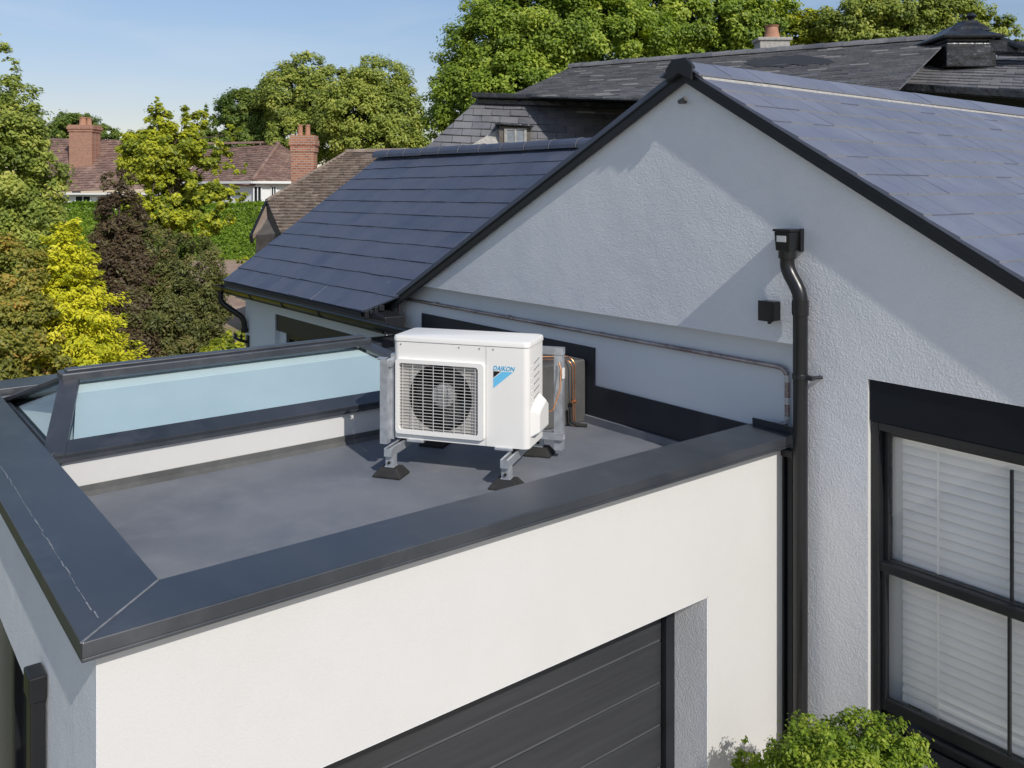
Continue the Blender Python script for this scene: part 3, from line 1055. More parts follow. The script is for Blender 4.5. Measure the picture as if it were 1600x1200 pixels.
def channel(mb, p0, p1, w, h, up):
    """open-lipped strut channel with thin walls"""
    p0, p1, up = Vector(p0), Vector(p1), Vector(up)
    d = (p1 - p0).normalized(); s = d.cross(up).normalized(); t = .003
    mb.beam(p0, p1, w, t, up, off=-h / 2 + t / 2)
    for sg in (-1, 1):
        mb.beam(p0 + s * sg * (w / 2 - t / 2), p1 + s * sg * (w / 2 - t / 2), t, h - 2 * t, up)
        mb.beam(p0 + s * sg * (w / 2 - .006), p1 + s * sg * (w / 2 - .006), .012, t, up, off=h / 2 - t / 2)
for u in (.045, .715):
    for d in (-.115, .50):
        pad(u, d)
        mb = MB()
        abox(mb, u - .028, u + .028, d - .03, d + .03, D0 + .052, D0 + .057)
        abox(mb, u - .024, u + .024, d - .024, d + .024, D0 + .057, -.062)
        mb.build('stub', M['galv'], fr, bevel=.002)
        MB().cyl(ac(u, d - .0245, D0 + .078), ac(u, d - .033, D0 + .078), .009, 6).build('bolt', M['rubber'], fr)
    mb = MB()
    channel(mb, ac(u, -.16, -.0385), ac(u, .54, -.0385), .045, .045, (0, 0, 1))
    mb.quad(ac_pts([(u - .022, -.1605, -.060), (u + .022, -.1605, -.060), (u + .022, -.1605, -.017), (u - .022, -.1605, -.017)]))
    mb.build('rail', M['galv'], fr)
mb = MB()
channel(mb, ac(-.038, -.02, -.03), ac(-.038, -.02, .445), .045, .045, A_D)
mb.build('post', M['galv'], fr)
mb = MB()
channel(mb, ac(-.036, .30, D0 + .06), ac(-.036, .30, .40), .045, .045, A_D)  # hidden rear post, added to fill the sun gap in the unit's shadow
mb.build('post', M['galv'], fr)
mb = MB()
abox(mb, -.034, .0, -.03, .0, .40, .44)
abox(mb, -.085, -.031, -.043, .003, .445, .449)
mb.build('clamp', M['galv'], fr, bevel=.003)
mb = MB()
abox(mb, -.0155, .004, .0035, .05, -.012, .47)  # plate added to shut the sun gap between post and casing
mb.build('sun_gap_plate', M['galv'], fr)
mb = MB()
channel(mb, ac(.845, .47, D0 + .052), ac(.845, .47, .43), .052, .045, A_D)
mb.build('post', M['galv'], fr)
mb = MB()
channel(mb, ac(.70, .47, .453), ac(.875, .47, .453), .045, .04, (0, 0, 1))
mb.build('cross_bar', M['galv'], fr)
mb = MB()
channel(mb, ac(.70, .45, -.04), ac(.88, .45, -.04), .045, .04, (0, 0, 1))
mb.build('tie_bar', M['galv'], fr)
mb = MB()
mb.box(0, 0, 0, 0, 0, 0) if False else None
abox(mb, .874, .884, .425, .455, .30, .36)
mb.build('label_plate', M['ac_white'], fr)

# copper line set from the unit to the wall
cpz = empty('refrigerant_pipe', (-4.33, 3.85, DECK), 'thin bright copper pipes dropping beside the grey boxing behind the air conditioner', 'pipe')
def P_at(px, py, Y): return at(px, py, Y)
path = [ac(.70, .31, .395), ac(.84, .42, .40)]
e = Vector((-4.325, 3.93, -1.11))
path = [ac(.72, .305, .40), Vector((-4.50, 3.70, -1.10))] + arc((-4.38, 3.90, -1.10), e, (-4.325, 3.93, -1.17)) + [Vector((-4.325, 3.93, -1.40)), Vector((-4.325, 3.93, DECK + .005))]
MB().tube(path, .0042, 10).build('liquid_line', M['copper'], cpz, smooth=True)
path = [ac(.74, .305, .385), Vector((-4.52, 3.69, -1.118))] + arc((-4.36, 3.87, -1.118), (-4.318, 3.90, -1.118), (-4.318, 3.90, -1.18)) + [Vector((-4.318, 3.905, -1.36)), Vector((-4.318, 3.91, DECK + .005))]
MB().tube(path, .0036, 10).build('suction_line', M['copper'], cpz, smooth=True)
mb = MB()
mb.box(-4.335, -4.308, 3.893, 3.937, -1.402, -1.390)
mb.build('pipe_clip', M['copper'], cpz, bevel=.002)
lagg = MB().tube([Vector((-4.318, 3.885, -1.43)), Vector((-4.318, 3.89, -1.52)), Vector((-4.30, 3.93, DECK + .012)), Vector((-4.25, 3.97, DECK + .012))], .013, 10)
lagg.build('lagging', M['rubber'], cpz, smooth=True)
mb = MB()
mb.tube([ac(.80, .27, .12), ac(.845, .34, .14), ac(.868, .40, .24), ac(.868, .42, .35), ac(.855, .43, .39)], .0045, 8)
mb.build('valve_tail', M['copper'], cpz, smooth=True)
# ------------------------------------------------------------------ main house: gable wall, slate roof, wing
house = empty('gabled_house', (-4.5, 8.0, GZ), 'pale grey rendered gabled house with blue slate roofs and black bargeboards', 'house')
AP = (-3.408, .735)                    # apex x, z (roof plane)
SL, SR = .5003, .593                   # slopes of the two sides
XL, XR = -6.97, .42                    # feet of the roof
def zl(x): return AP[1] - SL * (AP[0] - x)
def zr(x): return AP[1] - SR * (x - AP[0])
TW = .28                               # wall thickness
ZB = -.80                              # foot of the proud render
WX0, WX1, WZ0, WZ1 = -2.282, -.72, -2.62, -.911
xb = AP[0] - (AP[1] - ZB) / SL
YB = YG + TW
RT = .035
mb = MB()
ext_v = (0, TW, 0)
mb.prism([(AP[0], YG, AP[1] - RT), (AP[0] - (AP[1] - RT - ZB) / SL, YG, ZB), (-2.70, YG, ZB), (-2.70, YG, WZ1), (AP[0] + (AP[1] - RT - WZ1) / SR, YG, WZ1)], ext_v)
mb.prism([(-2.70, YG, WZ1), (-2.70, YG, GZ), (WX0, YG, GZ), (WX0, YG, WZ1)], ext_v)
mb.prism([(WX0, YG, WZ0), (WX0, YG, GZ), (WX1, YG, GZ), (WX1, YG, WZ0)], ext_v)
mb.prism([(WX1, YG, WZ1), (WX1, YG, GZ), (XR - .25, YG, GZ), (XR - .25, YG, zr(XR - .25) - RT), (AP[0] + (AP[1] - RT - WZ1) / SR, YG, WZ1)], ext_v)
gw = mb.build('gable_wall', M['rough_render'], house)
# smooth lining of the window opening
mb = MB()
mb.box(WX0 - .012, WX0 + .004, YG + .001, YG + .14, WZ0, WZ1)
mb.build('window_reveal', M['white_render'], house)
# recessed, smoother lower part of the wall inside the flat roof
mb = MB()
mb.prism([(xb + .08, YR, ZB + .05), (-2.70, YR, ZB + .05), (-2.70, YR, GZ), (XL + .02, YR, GZ), (XL + .02, YR, zl(XL + .02) - RT)], (0, TW - (YR - YG), 0))
mb.build('lower_wall', M['smooth_render'], house)
# other walls of the main block
MB().box(XR - .25 - TW, XR - .25, YB, 13, GZ, zr(XR) - .05).build('side_wall', M['rough_render'], house)
MB().box(XL, XL + TW, YB, 13, GZ, zl(XL) - .05).build('side_wall', M['rough_render'], house)
# slate slope on the right of the ridge
YV = YG - .052
rp = [(AP[0], YV, AP[1]), (XR, YV, zr(XR)), (XR, 13, zr(XR)), (AP[0], 13, AP[1])]
mb = MB()
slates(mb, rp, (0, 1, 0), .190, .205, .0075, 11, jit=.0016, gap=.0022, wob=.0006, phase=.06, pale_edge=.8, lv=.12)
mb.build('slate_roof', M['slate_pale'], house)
MB().prism([(AP[0], YV + .004, AP[1] - .013), (XR, YV + .004, zr(XR) - .013), (XR, YV + .004, zr(XR) - .03), (AP[0], YV + .004, AP[1] - .03)], (0, 9.0, 0)) \
    .build('roof_deck', M['flashing'], house)
MB().prism([(AP[0] + .002, YV, AP[1] + .004), (XL, YV, zl(XL) + .004), (XL, YV, zl(XL) - .03), (AP[0] + .002, YV, AP[1] - .03)], (0, 1.2, 0)) \
    .build('verge_slates', M['slate'], house)
# bargeboards
def barge(x0, z0, x1, z1, dep, name):
    mb = MB()
    mb.prism([(x0, YV + .008, z0 - .03), (x1, YV + .008, z1 - .03), (x1, YV + .008, z1 - dep), (x0, YV + .008, z0 - dep)], (0, .030, 0))
    mb.prism([(x0, YV + .038, z0 - .03), (x1, YV + .038, z1 - .03), (x1, YV + .038, z1 - .05), (x0, YV + .038, z0 - .05)], (0, YG - YV - .040, 0))
    mb.prism([(x0, YV + .002, z0 + .004), (x1, YV + .002, z1 + .004), (x1, YV + .002, z1 - .042), (x0, YV + .002, z0 - .042)], (0, .006, 0))
    return mb.build(name, M['black_trim'], house, bevel=.003)
barge(AP[0], AP[1], XL - .02, zl(XL - .02), .092, 'bargeboard')
barge(AP[0], AP[1], XR + .02, zr(XR + .02), .088, 'bargeboard')
# angled ridge capping on a mortar bed
mb = MB()
rng = random.Random(8)
y = YV - .03
seg = .30
wl = .15
while y < 13:
    y1 = y + seg - .003
    dz = rng.uniform(-.002, .003)
    for sgn, sl in ((1, SR), (-1, SL)):
        nx, nz = AP[0], AP[1] + .034 + dz
        mb.prism([(nx, y, nz), (nx + sgn * wl, y, nz - sl * wl), (nx + sgn * wl, y, nz - sl * wl - .014), (nx, y, nz - .014)], (0, y1 - y, 0), rng.random())
    y += seg
mb.build('ridge_capping', M['slate_pale'], house, weld=False)
mb = MB()
mb.prism([(AP[0] + wl - .03, YV, AP[1] + .016 - SR * (wl - .03)), (AP[0] + wl + .002, YV, AP[1] + .014 - SR * (wl + .002)), (AP[0] + wl + .012, YV, AP[1] - SR * (wl + .012)), (AP[0] + wl - .03, YV, AP[1] - SR * (wl - .03))], (0, 9.0, 0))
mb.build('mortar_bed', M['mortar'], house)
# end cap plate at the apex and small hook below it
mb = MB()
k = .105
mb.prism([(AP[0] - k * .5, YV - .034, AP[1] + .045), (AP[0] + k * .5, YV - .034, AP[1] + .045), (AP[0] + k, YV - .034, AP[1] - .01), (AP[0] + k * .93, YV - .034, AP[1] - .095),
          (AP[0], YV - .034, AP[1] - .045), (AP[0] - k * .93, YV - .034, AP[1] - .09), (AP[0] - k, YV - .034, AP[1] - .01)], (0, .03, 0))
mb.build('apex_cap', M['black_trim'], house, bevel=.008)
hk = at(1075, 128, 5.17)
mb = MB()
mb.tube([Vector((AP[0] - .02, YG, AP[1] - .20)), Vector((AP[0] - .02, YG - .05, AP[1] - .205)), Vector((AP[0] + .03, YG - .055, AP[1] - .19))], .014, 8)
mb.build('hook', M['membrane_grey'], house, smooth=True)
# lintel and sash window on the right
MB().box(WX0 + .008, WX1, YG + .010, YG + .13, -1.112, WZ1 - .003).build('lintel', M['lintel'], house, bevel=.003)
win = MB()
yf = YG + .062
fz1 = -1.115
def ring4(mb, x0, x1, z0, z1, w, y0, y1, wb=None):
    wb = wb or w
    mb.box(x0, x0 + w, y0, y1, z0, z1).box(x1 - w, x1, y0, y1, z0, z1)
    mb.box(x0 + w, x1 - w, y0, y1, z1 - w, z1).box(x0 + w, x1 - w, y0, y1, z0, z0 + wb)
ring4(win, WX0 + .006, WX1 - .006, WZ0 + .05, fz1, .040, yf - .04, yf + .06)
win = win.build('sash_window', M['frame_black'], house, bevel=.005)
x0, x1 = WX0 + .047, WX1 - .047
zm = -1.815
mb = MB()
ring4(mb, x0, x1, zm - .002, fz1 - .042, .026, yf + .006, yf + .045, .028)
mb.build('upper_sash', M['frame_black'], win, bevel=.004)
mb = MB()
ring4(mb, x0, x1, WZ0 + .107, zm - .004, .026, yf - .022, yf + .012, .06)
mb.build('lower_sash', M['frame_black'], win, bevel=.004)
MB().box(x0 - .02, x1 + .02, yf - .030, yf + .030, zm - .026, zm + .020).build('meeting_rail', M['frame_black'], win, bevel=.005)
mb = MB()
xm = -1.655
mb.box(xm - .006, xm + .006, yf + .012, yf + .03, zm + .022, fz1 - .10)
mb.box(xm - .006, xm + .006, yf - .012, yf + .008, WZ0 + .168, zm - .03)
mb.build('glazing_bar', M['frame_black'], win, bevel=.002)
MB().box(x0 + .03, x1 - .03, yf + .020, yf + .024, zm, fz1 - .08).build('pane', M['glass'], win)
MB().box(x0 + .03, x1 - .03, yf - .004, yf, WZ0 + .15, zm - .03).build('pane', M['glass'], win)
mb = MB()
mb.prism([(WX0 - .02, YG - .045, WZ0 - .0), (WX0 - .02, YG + .10, WZ0 + .0), (WX0 - .02, YG + .10, WZ0 + .052), (WX0 - .02, YG - .045, WZ0 + .03)], (WX1 - WX0 + .04, 0, 0))
mb.build('sill', M['frame_black'], win, bevel=.004)
MB().box(WX0 - .05, WX1 + .05, YB + .35, YB + .4, WZ0 - .3, WZ1 + .3).build('room_wall', M['interior'], house)

# venetian blind hanging inside the window
bl = empty('venetian_blind', ((WX0 + WX1) / 2, yf + .11, WZ0 + .14), 'white venetian blind with closed slats hanging behind the black sash window', 'blind')
mb = MB()
rng = random.Random(21)
yb = yf + .060
sp = .0445
bx0 = x0 + .070
z = fz1 - .08
i = 0
while z > WZ0 + .14:
    t = rng.uniform(-.004, .004)
    t2 = rng.uniform(-.004, .004)
    hh = .026
    ms = 8
    rows = []
    for s_ in range(5):
        f_ = s_ / 4
        yy = yb - .008 + .015 * f_
        zz = -hh + 2 * hh * f_
        cv = .004 * math.sin(math.pi * f_)
        rows.append((yy - cv, zz))
    for q in range(ms):
        xa, xb_ = bx0 + (x1 - .03 - bx0) * q / ms, bx0 + (x1 - .03 - bx0) * (q + 1) / ms
        za, zb_ = t + (t2 - t) * q / ms, t + (t2 - t) * (q + 1) / ms
        for s_ in range(4):
            (ya, z0_), (yb2, z1_) = rows[s_], rows[s_ + 1]
            mb.quad([(xa, ya, z + z0_ + za), (xb_, ya, z + z0_ + zb_), (xb_, yb2, z + z1_ + zb_), (xa, yb2, z + z1_ + za)])
    z -= sp
mb.build('slats', M['blind'], bl)
for xx in (-1.985, -1.30):
    mb = MB()
    mb.box(xx - .005, xx + .005, yb - .024, yb - .0232, WZ0 + .14, fz1 - .06)
    mb.build('ladder_tape', M['blind'], bl)
MB().box(bx0 - .01, x1 - .03, yb - .03, yb + .03, fz1 - .075, fz1 - .02).build('head_rail', M['blind'], bl, bevel=.004)
# pale shutter strip of curtain beside the blind edge
MB().box(x0 - .02, x0 + .09, yb + .012, yb + .016, WZ0 + .1, fz1 - .02).build('edge_strip', M['blind'], bl)

# ------------------------------------------------------------------ left wing of the house
EX0, EZ, EY = -10.36, -1.06, 3.74
RY, RZW = 5.855, .46
wing_r = MB()
# the slope runs from the eave up to its ridge; cut to the right by the gable's verge
poly = [(EX0, EY, EZ), (-6.90, EY, EZ), (-4.1, RY, RZW), (EX0, RY, RZW)]
gauge = math.hypot(RY - EY, RZW - EZ) / 11.2
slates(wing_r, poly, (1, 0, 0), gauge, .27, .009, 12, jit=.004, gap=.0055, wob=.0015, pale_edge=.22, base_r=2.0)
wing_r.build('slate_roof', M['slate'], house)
mb = MB()
mb.prism([(EX0 + .01, EY + .01, EZ - .014), (EX0 + .01, RY, RZW - .014), (EX0 + .01, 2 * RY - EY, EZ - .014), (EX0 + .01, 2 * RY - EY, EZ - .05), (EX0 + .01, RY, RZW - .05), (EX0 + .01, EY + .01, EZ - .05)], (3.4, 0, 0))
mb.build('roof_deck', M['flashing'], house)
mb = MB()
ridge_tiles(mb, (EX0 - .03, RY, RZW + .01), (-3.9, RY, RZW - .035), .40, .088, n=8, arcdeg=190, seed=4)
mb.build('ridge_tiles', M['slate'], house)
k = max(1, round((EX0 - .03 + 3.9) / -.40))
for i in range(1, k):
    xx = EX0 - .03 + (-3.9 - EX0 + .03) * i / k
    zz = RZW + .01 - .045 * i / k
    pts = []
    for j in range(9):
        an = math.radians(-2 + 184 * j / 8)
        pts.append(Vector((xx, RY + math.cos(an) * .095, zz + math.sin(an) * .095)))
    MB().tube(pts, .003, 5).build('mortar_joint', M['slate_old'], house)
# walls of the wing with a window under a dark lintel
LX0, LX1 = -9.42, -7.12
LZ1, LZ2, LZ0 = -1.375, -1.56, -2.9
mb = MB()
xw0, xw1 = -10.30, XL + .01
mb.box(xw0, LX0, YG, YB, GZ, EZ - .03).box(LX1, xw1, YG, YB, GZ, EZ - .03)
mb.box(LX0, LX1, YG, YB, LZ1, EZ - .03).box(LX0, LX1, YG, YB, GZ, LZ0)
mb.box(xw0, xw0 + TW, YB, 2 * RY - YG, GZ, EZ - .03)
mb.prism([(xw0, YG + .0, EZ - .031), (xw0, 2 * RY - YG, EZ - .031), (xw0, RY, RZW - .08)], (.25, 0, 0))
mb.build('wing_wall', M['smooth_render'], house)
MB().box(LX0 + .004, LX1, YG + .015, YG + .13, LZ2, LZ1 - .003).build('lintel', M['flashing'], house)
wf = MB()
ring4(wf, LX0 + .16, LX1 - .01, LZ0 + .01, LZ2 - .005, .07, YG + .07, YG + .14)
wf.box(-8.36, -8.29, YG + .07, YG + .14, LZ0 + .08, LZ2 - .075)
wf = wf.build('wing_window', M['frame_black'], house, bevel=.004)
MB().box(LX0, LX0 + .158, YG + .06, YG + .16, LZ0, LZ2).build('jamb', M['smooth_render'], wf)
MB().box(LX0 + .22, LX1 - .07, YG + .10, YG + .105, LZ0 + .07, LZ2 - .07).build('pane', M['glass'], wf)
MB().box(LX0 + .1, LX1, YG + .20, YG + .21, LZ0, LZ2).build('inner_blind', M['blind'], wf)
# soffit, fascia and half-round gutter
mb = MB()
mb.box(EX0 + .01, -6.62, EY + .035, EY + .06, EZ - .16, EZ - .02)
mb.box(EX0 + .01, XL - .02, EY + .06, YG - .002, EZ - .16, EZ - .145)
mb.build('fascia', M['black_trim'], house)
gm = MB()
gy, gz_, gr = EY - .028, EZ - .055, .062
gx0, gx1 = EX0 - .10, -5.95
pts0, pts1 = [], []
for j in range(11):
    an = math.radians(180 + 180 * j / 10)
    pts0.append((math.cos(an) * gr, math.sin(an) * gr))
inner = [(x * .93, y * .93) for x, y in reversed(pts0)]
prof = pts0 + inner
gm.prism([(gx0, gy + x, gz_ + z) for x, z in prof], (gx1 - gx0, 0, 0))
for xx in (gx0, gx1 - .006):
    gm.prism([(xx, gy + x, gz_ + z) for x, z in pts0], (.006, 0, 0))
gut = gm.build('gutter', M['black_pvc'], house)
x = gx0 + .3
while x < -6.8:
    mb = MB()
    mb.tube([(x, gy + math.cos(math.radians(180 + 180 * j / 8)) * (gr + .004), gz_ + math.sin(math.radians(180 + 180 * j / 8)) * (gr + .004)) for j in range(9)], .006, 6)
    mb.build('gutter_bracket', M['black_pvc'], gut)
    x += .85
# mitre of black felt and mortar where verge meets the gutter
mb = MB()
mb.prism([(-6.97, EY + .05, EZ - .17), (-6.60, EY + .05, EZ - .17), (-6.60, EY + .05, EZ - .02), (-6.90, EY + .05, EZ + .02)], (0, .19, 0))
mb.build('verge_end', M['black_trim'], house, bevel=.01)
mb = MB()
rng = random.Random(2)
for i in range(4):
    xx = -6.86 + i * .03
    zz = EZ + .0 + (i * .02)
    mb.box(xx - .018, xx + .014, EY + .0 + i * .03, EY + .05 + i * .03, zz - .035 - rng.random() * .02, zz + rng.random() * .012)
mb.build('verge_mortar', M['black_trim'], house, bevel=.006)
# swan-neck from the gutter to the wing corner
sn = MB()
c0 = Vector((gx0 + .10, gy, gz_ - gr + .01))
c1 = Vector((gx0 + .10, gy, gz_ - gr - .14))
c2_ = Vector((-10.22, YG - .045, gz_ - gr - .34))
c3 = Vector((-10.22, YG - .045, gz_ - gr - .50))
sn.tube([c0] + arc(c0 * .35 + c1 * .65, c1, c1 * .75 + c2_ * .25) + arc(c1 * .2 + c2_ * .8, c2_, c2_ * .4 + c3 * .6) + [c3], .034, 12)
sn.tube([c3 + Vector((0, 0, .05)), c3 - Vector((0, 0, .005))], .042, 12)
sn.build('swan_neck', M['black_pvc'], gut, smooth=True)

wb = MB()
p0 = Vector((-10.20, YG, -1.80))
wb.box(p0.x - .03, p0.x + .03, YG - .02, YG - .001, -1.95, -1.72)
wb.tube([p0 + Vector((0, -.01, 0)), p0 + Vector((-.03, -.10, .03)), p0 + Vector((-.10, -.13, .05)), p0 + Vector((-.12, -.12, .10))], .018, 8)
wb.tube([p0 + Vector((-.02, -.08, .02)), p0 + Vector((.02, -.10, .10))], .014, 8)
wb = wb.build('wall_bracket', M['black_pvc'])
tag(wb, 'small black iron bracket on the far wing wall below the swan neck pipe', 'bracket')

# ------------------------------------------------------------------ services on the gable wall
dpx, dpy, pr = -2.613, YG - .062, .037
dp = empty('black_downpipe', (dpx, dpy, GZ), 'tall round black downpipe with a box hopper on the grey gable wall', 'downpipe')
hx = -2.690
mb = MB()
mb.prism([(hx - .042, YG - .105, -.305), (hx + .042, YG - .105, -.305), (hx + .048, YG - .11, -.205), (hx - .048, YG - .11, -.205)], (0, .105, 0))
hp = mb.build('hopper', M['black_pvc'], dp, bevel=.005)
mb = MB()
mb.box(hx - .054, hx + .054, YG - .115, YG - .001, -.205, -.192)
mb.box(hx + .046, hx + .060, YG - .03, YG - .001, -.31, -.19)
mb.build('hopper_rim', M['black_pvc'], hp, bevel=.003)
MB().box(hx - .030, hx + .024, YG - .1125, YG - .1085, -.258, -.226).build('hopper_label', M['silver_label'], hp)
b0 = Vector((hx, dpy, -.30)); b1 = Vector((hx, dpy, -.40)); b2 = Vector((dpx, dpy, -.52)); b3 = Vector((dpx, dpy, -.60))
mb = MB()
mb.tube([b0, b0 * .5 + b1 * .5] + arc(b0 * .3 + b1 * .7, b1, b1 * .65 + b2 * .35) + arc(b1 * .35 + b2 * .65, b2, b2 * .5 + b3 * .5) + [b3], .038, 16)
mb.tube([b0 + Vector((0, 0, -.0)), b0 + Vector((0, 0, -.045))], .046, 16)
mb.build('offset_bend', M['black_pvc'], dp, smooth=True)
MB().tube([b3 + Vector((0, 0, .02)), Vector((dpx, dpy, GZ + .02))], .037, 18).build('pipe', M['black_pvc'], dp, smooth=True)
mb = MB()
mb.tube([b3 + Vector((0, 0, .045)), b3 - Vector((0, 0, .03))], .0425, 18)
mb.build('pipe_socket', M['black_pvc'], dp, smooth=True)
for z in (-.945, -2.75):
    mb = MB()
    mb.tube([(dpx, dpy, z - .014), (dpx, dpy, z + .014)], .041, 18)
    mb.box(dpx + .035, dpx + .075, dpy - .012, dpy + .012, z - .012, z + .012)
    mb.tube([(dpx + .06, dpy, z), (dpx + .085, YG, z)], .010, 8)
    mb.build('pipe_clip', M['lead'], dp, bevel=.002)
# black strip painting in the downpipe's shade, with a slim pale cable beside it
mb = MB()
mb.box(-2.716, -2.690, YG - .022, YG - .001, GZ, CB_ - .06)
mb.build('downpipe_shade_strip', M['black_trim'], dp)
MB().tube([(-2.678, YG - .012, GZ), (-2.678, YG - .012, CB_ - .06)], .006, 8).build('cable', M['copper_old'], dp, smooth=True)

cp = empty('copper_pipe', (-4.8, YR - .02, -.945), 'dull copper water pipe running level along the gable wall and turning down', 'pipe')
yc = YR - .024
z0 = -.945
e1 = Vector((-2.775, yc, z0)); s1 = Vector((-6.86, yc, z0 - .005)); d1 = Vector((-2.775, yc, CT_ + .03))
mb = MB()
mb.tube([s1, e1 + Vector((-.07, 0, 0))] + arc(e1 + Vector((-.06, 0, 0)), e1, e1 + Vector((0, 0, -.06)))[1:] + [d1], .0145, 12)
mb.tube([d1, d1 + Vector((-.03, -.02, -.015)), d1 + Vector((-.06, -.03, -.018))], .0145, 12)
mb.build('pipe_run', M['copper_old'], cp, smooth=True)
for x in (-6.2, -5.2, -4.2, -3.3):
    mb = MB()
    mb.tube([(x - .012, yc, z0), (x + .012, yc, z0)], .0165, 12)
    mb.box(x - .008, x + .008, yc + .010, YR - .001, z0 - .01, z0 + .01)
    mb.build('pipe_clip', M['copper_old'], cp, smooth=True)
for z in (-1.0, -1.12, -1.22):
    MB().tube([(-2.775, yc, z - .018), (-2.775, yc, z + .018)], .0155, 12).build('pipe_joint', M['galv'], cp, smooth=True)
mb = MB()
mb.tube([(-6.80, yc, z0 - .005), (-6.80, yc, z0 - .22)], .008, 8)
mb.tube([(-6.72, yc, z0 - .09), (-6.72, yc, z0 - .24)], .006, 8)
mb.build('drop_pipe', M['copper_old'], cp, smooth=True)

jx, jz = -2.815, -.632
jb = MB().box(jx - .045, jx + .045, YG - .07, YG - .001, jz - .052, jz + .052).build('outdoor_socket_box', M['black_pvc'], bevel=.008, segs=3)
tag(jb, 'small black box mounted on the gable wall beside the downpipe', 'junction box')
MB().box(jx - .047, jx + .047, YG - .078, YG - .0705, jz - .054, jz + .054).build('cover', M['black_pvc'], jb, bevel=.006)
MB().tube([(jx, YG - .04, jz - .052), (jx, YG - .04, jz - .070)], .010, 8).build('cable_gland', M['rubber'], jb, smooth=True)
# ------------------------------------------------------------------ old slate house behind
old = empty('old_slate_house', at(1100, 300, 20).xy.to_3d() + Vector((0, 0, GZ)), 'large old house with dark weathered slate roofs and a lead capped turret', 'house')
R1 = at(890, 108, 24); R2 = at(1484, 60, 19.4)
R1.z = R2.z = (R1.z + R2.z) / 2
E1 = at(798, 150, 17.6)
E2 = on_plane(1060, 158, R1, (R2 - R1).cross(E1 - R1).normalized())
E3 = on_plane(1405, 140, R1, (R2 - R1).cross(E1 - R1).normalized())
back1 = R1 * 2 - E1; back1.z = E1.z
ud = (R2 - R1)
mb = MB()
slates(mb, [E1, E2, E3, R2, R1], ud, .24, .34, .022, 31, jit=.012, wob=.006, gap=.008, pale_edge=.06)
mb.build('slate_roof', M['slate_old'], old)
mb = MB()
ridge_tiles(mb, R1, R2, .45, .13, n=7, arcdeg=170, seed=9, lap=.014)
mb.build('ridge_tiles', M['slate_old'], old)
# rear slope of the same roof
bk = (R2 - R1).cross(Vector((0, 0, 1))).normalized()
if bk.dot(R1 - cw(0, 0, 0)) < 0: bk = -bk
mb = MB()
mb.prism([R1, R2, R2 + bk * 3.5 - Vector((0, 0, 1.6)), R1 + bk * 3.5 - Vector((0, 0, 1.6))], (0, 0, -.1))
mb.prism([R1, R1 + bk * 3.5 - Vector((0, 0, 1.6)), E1], (0, 0, -.08))
mb.build('rear_slope', M['slate_old'], old)
# ragged dark patch of lifted felt near the ridge
pn = (R2 - R1).cross(E1 - R1).normalized()
if pn.z < 0: pn = -pn
pp = [(1163, 101), (1178, 96), (1196, 94), (1212, 89), (1232, 90), (1246, 87), (1262, 89), (1281, 92), (1296, 95), (1305, 100), (1286, 103), (1270, 101), (1258, 105), (1238, 102), (1224, 107), (1204, 105), (1186, 107)]
MB().prism([on_plane(x, y, R1, pn) + pn * .022 for x, y in pp], pn * .006).build('felt_patch', M['rubber'], old)
# gutter and fascia under the upper roof
G0_, G1_ = at(738, 149, 17.2), at(1120, 160, 16.9)
mb = MB()
mb.beam(G0_, G1_, .22, .10, (0, 0, 1))
mb.beam(G0_ + Vector((0, 0, -.11)) + cw(.1, .12), G1_ + Vector((0, 0, -.11)) + cw(0, .12), .18, .12, (0, 0, 1))
mb.build('gutter', M['lead'], old, bevel=.02)
# steep lower slope with the dormer
L0, L1, L2, L3 = at(748, 160, 17.45), at(1080, 168, 17.2), at(1080, 300, 15.6), at(600, 292, 15.6)
mb = MB()
slates(mb, [L3, L2, L1, L0], L1 - L0, .21, .36, .024, 33, jit=.014, wob=.010, gap=.01, pale_edge=.16)
mb.build('steep_slope', M['slate_old'], old)
MB().prism([L0, L1, L2, L3], cw(0, .5, -.15)).build('roof_core', M['flashing'], old)
mb = MB()
a, b_, c_, d_ = L3.copy(), L2.copy(), at(1080, 300, 15.9), at(600, 292, 15.9)
mb.prism([Vector((p.x, p.y, GZ)) for p in (at(620, 300, 16), at(1500, 300, 17), at(1500, 300, 24), at(760, 300, 24))], (0, 0, 4.6))
mb.build('walls', M['stone_dark'], old)
mb = MB()
mb.prism([Vector((p.x, p.y, GZ)) for p in (at(775, 300, 17.9), at(1090, 300, 17.7), at(1420, 300, 17.5), at(1640, 300, 16.3), at(1640, 300, 22), at(830, 300, 23))], (0, 0, 1.62 - GZ))
mb.build('upper_walls', M['stone_dark'], old)
def dv(px, py, Y): return at(px, py, Y)
DY = 15.75
dn = empty('_', (0, 0, 0)) if False else None
mb = MB()
mb.prism([dv(780, 197, DY), dv(829, 199, DY), dv(829, 236, DY), dv(780, 236, DY)], cw(0, 1.4, 0))
dorm = mb.build('dormer', M['stone_dark'], old)
mb = MB()
mb.prism([dv(773, 191, DY - .1), dv(834, 195, DY - .1), dv(834, 198.5, DY - .1), dv(773, 195, DY - .1)], cw(0, 1.7, .10))
mb.build('dormer_roof', M['lead'], dorm, bevel=.015)
mb = MB()
def pxbar(x0, y0, x1, y1, Y, t): mb.prism([dv(x0, y0, Y), dv(x1, y0, Y), dv(x1, y1, Y), dv(x0, y1, Y)], cw(0, t, 0))
pxbar(788, 200, 792, 232, DY - .03, .028); pxbar(819, 200, 823, 232, DY - .03, .028); pxbar(792, 200, 819, 203, DY - .03, .028); pxbar(804, 203, 807, 232, DY - .03, .028)
mb.build('dormer_frame', M['mortar'], dorm)
mb = MB()
pxbar(792, 203, 819, 232, DY - .015, .012)
mb.build('dormer_pane', M['dormer_glass'], dorm)
mb = MB()
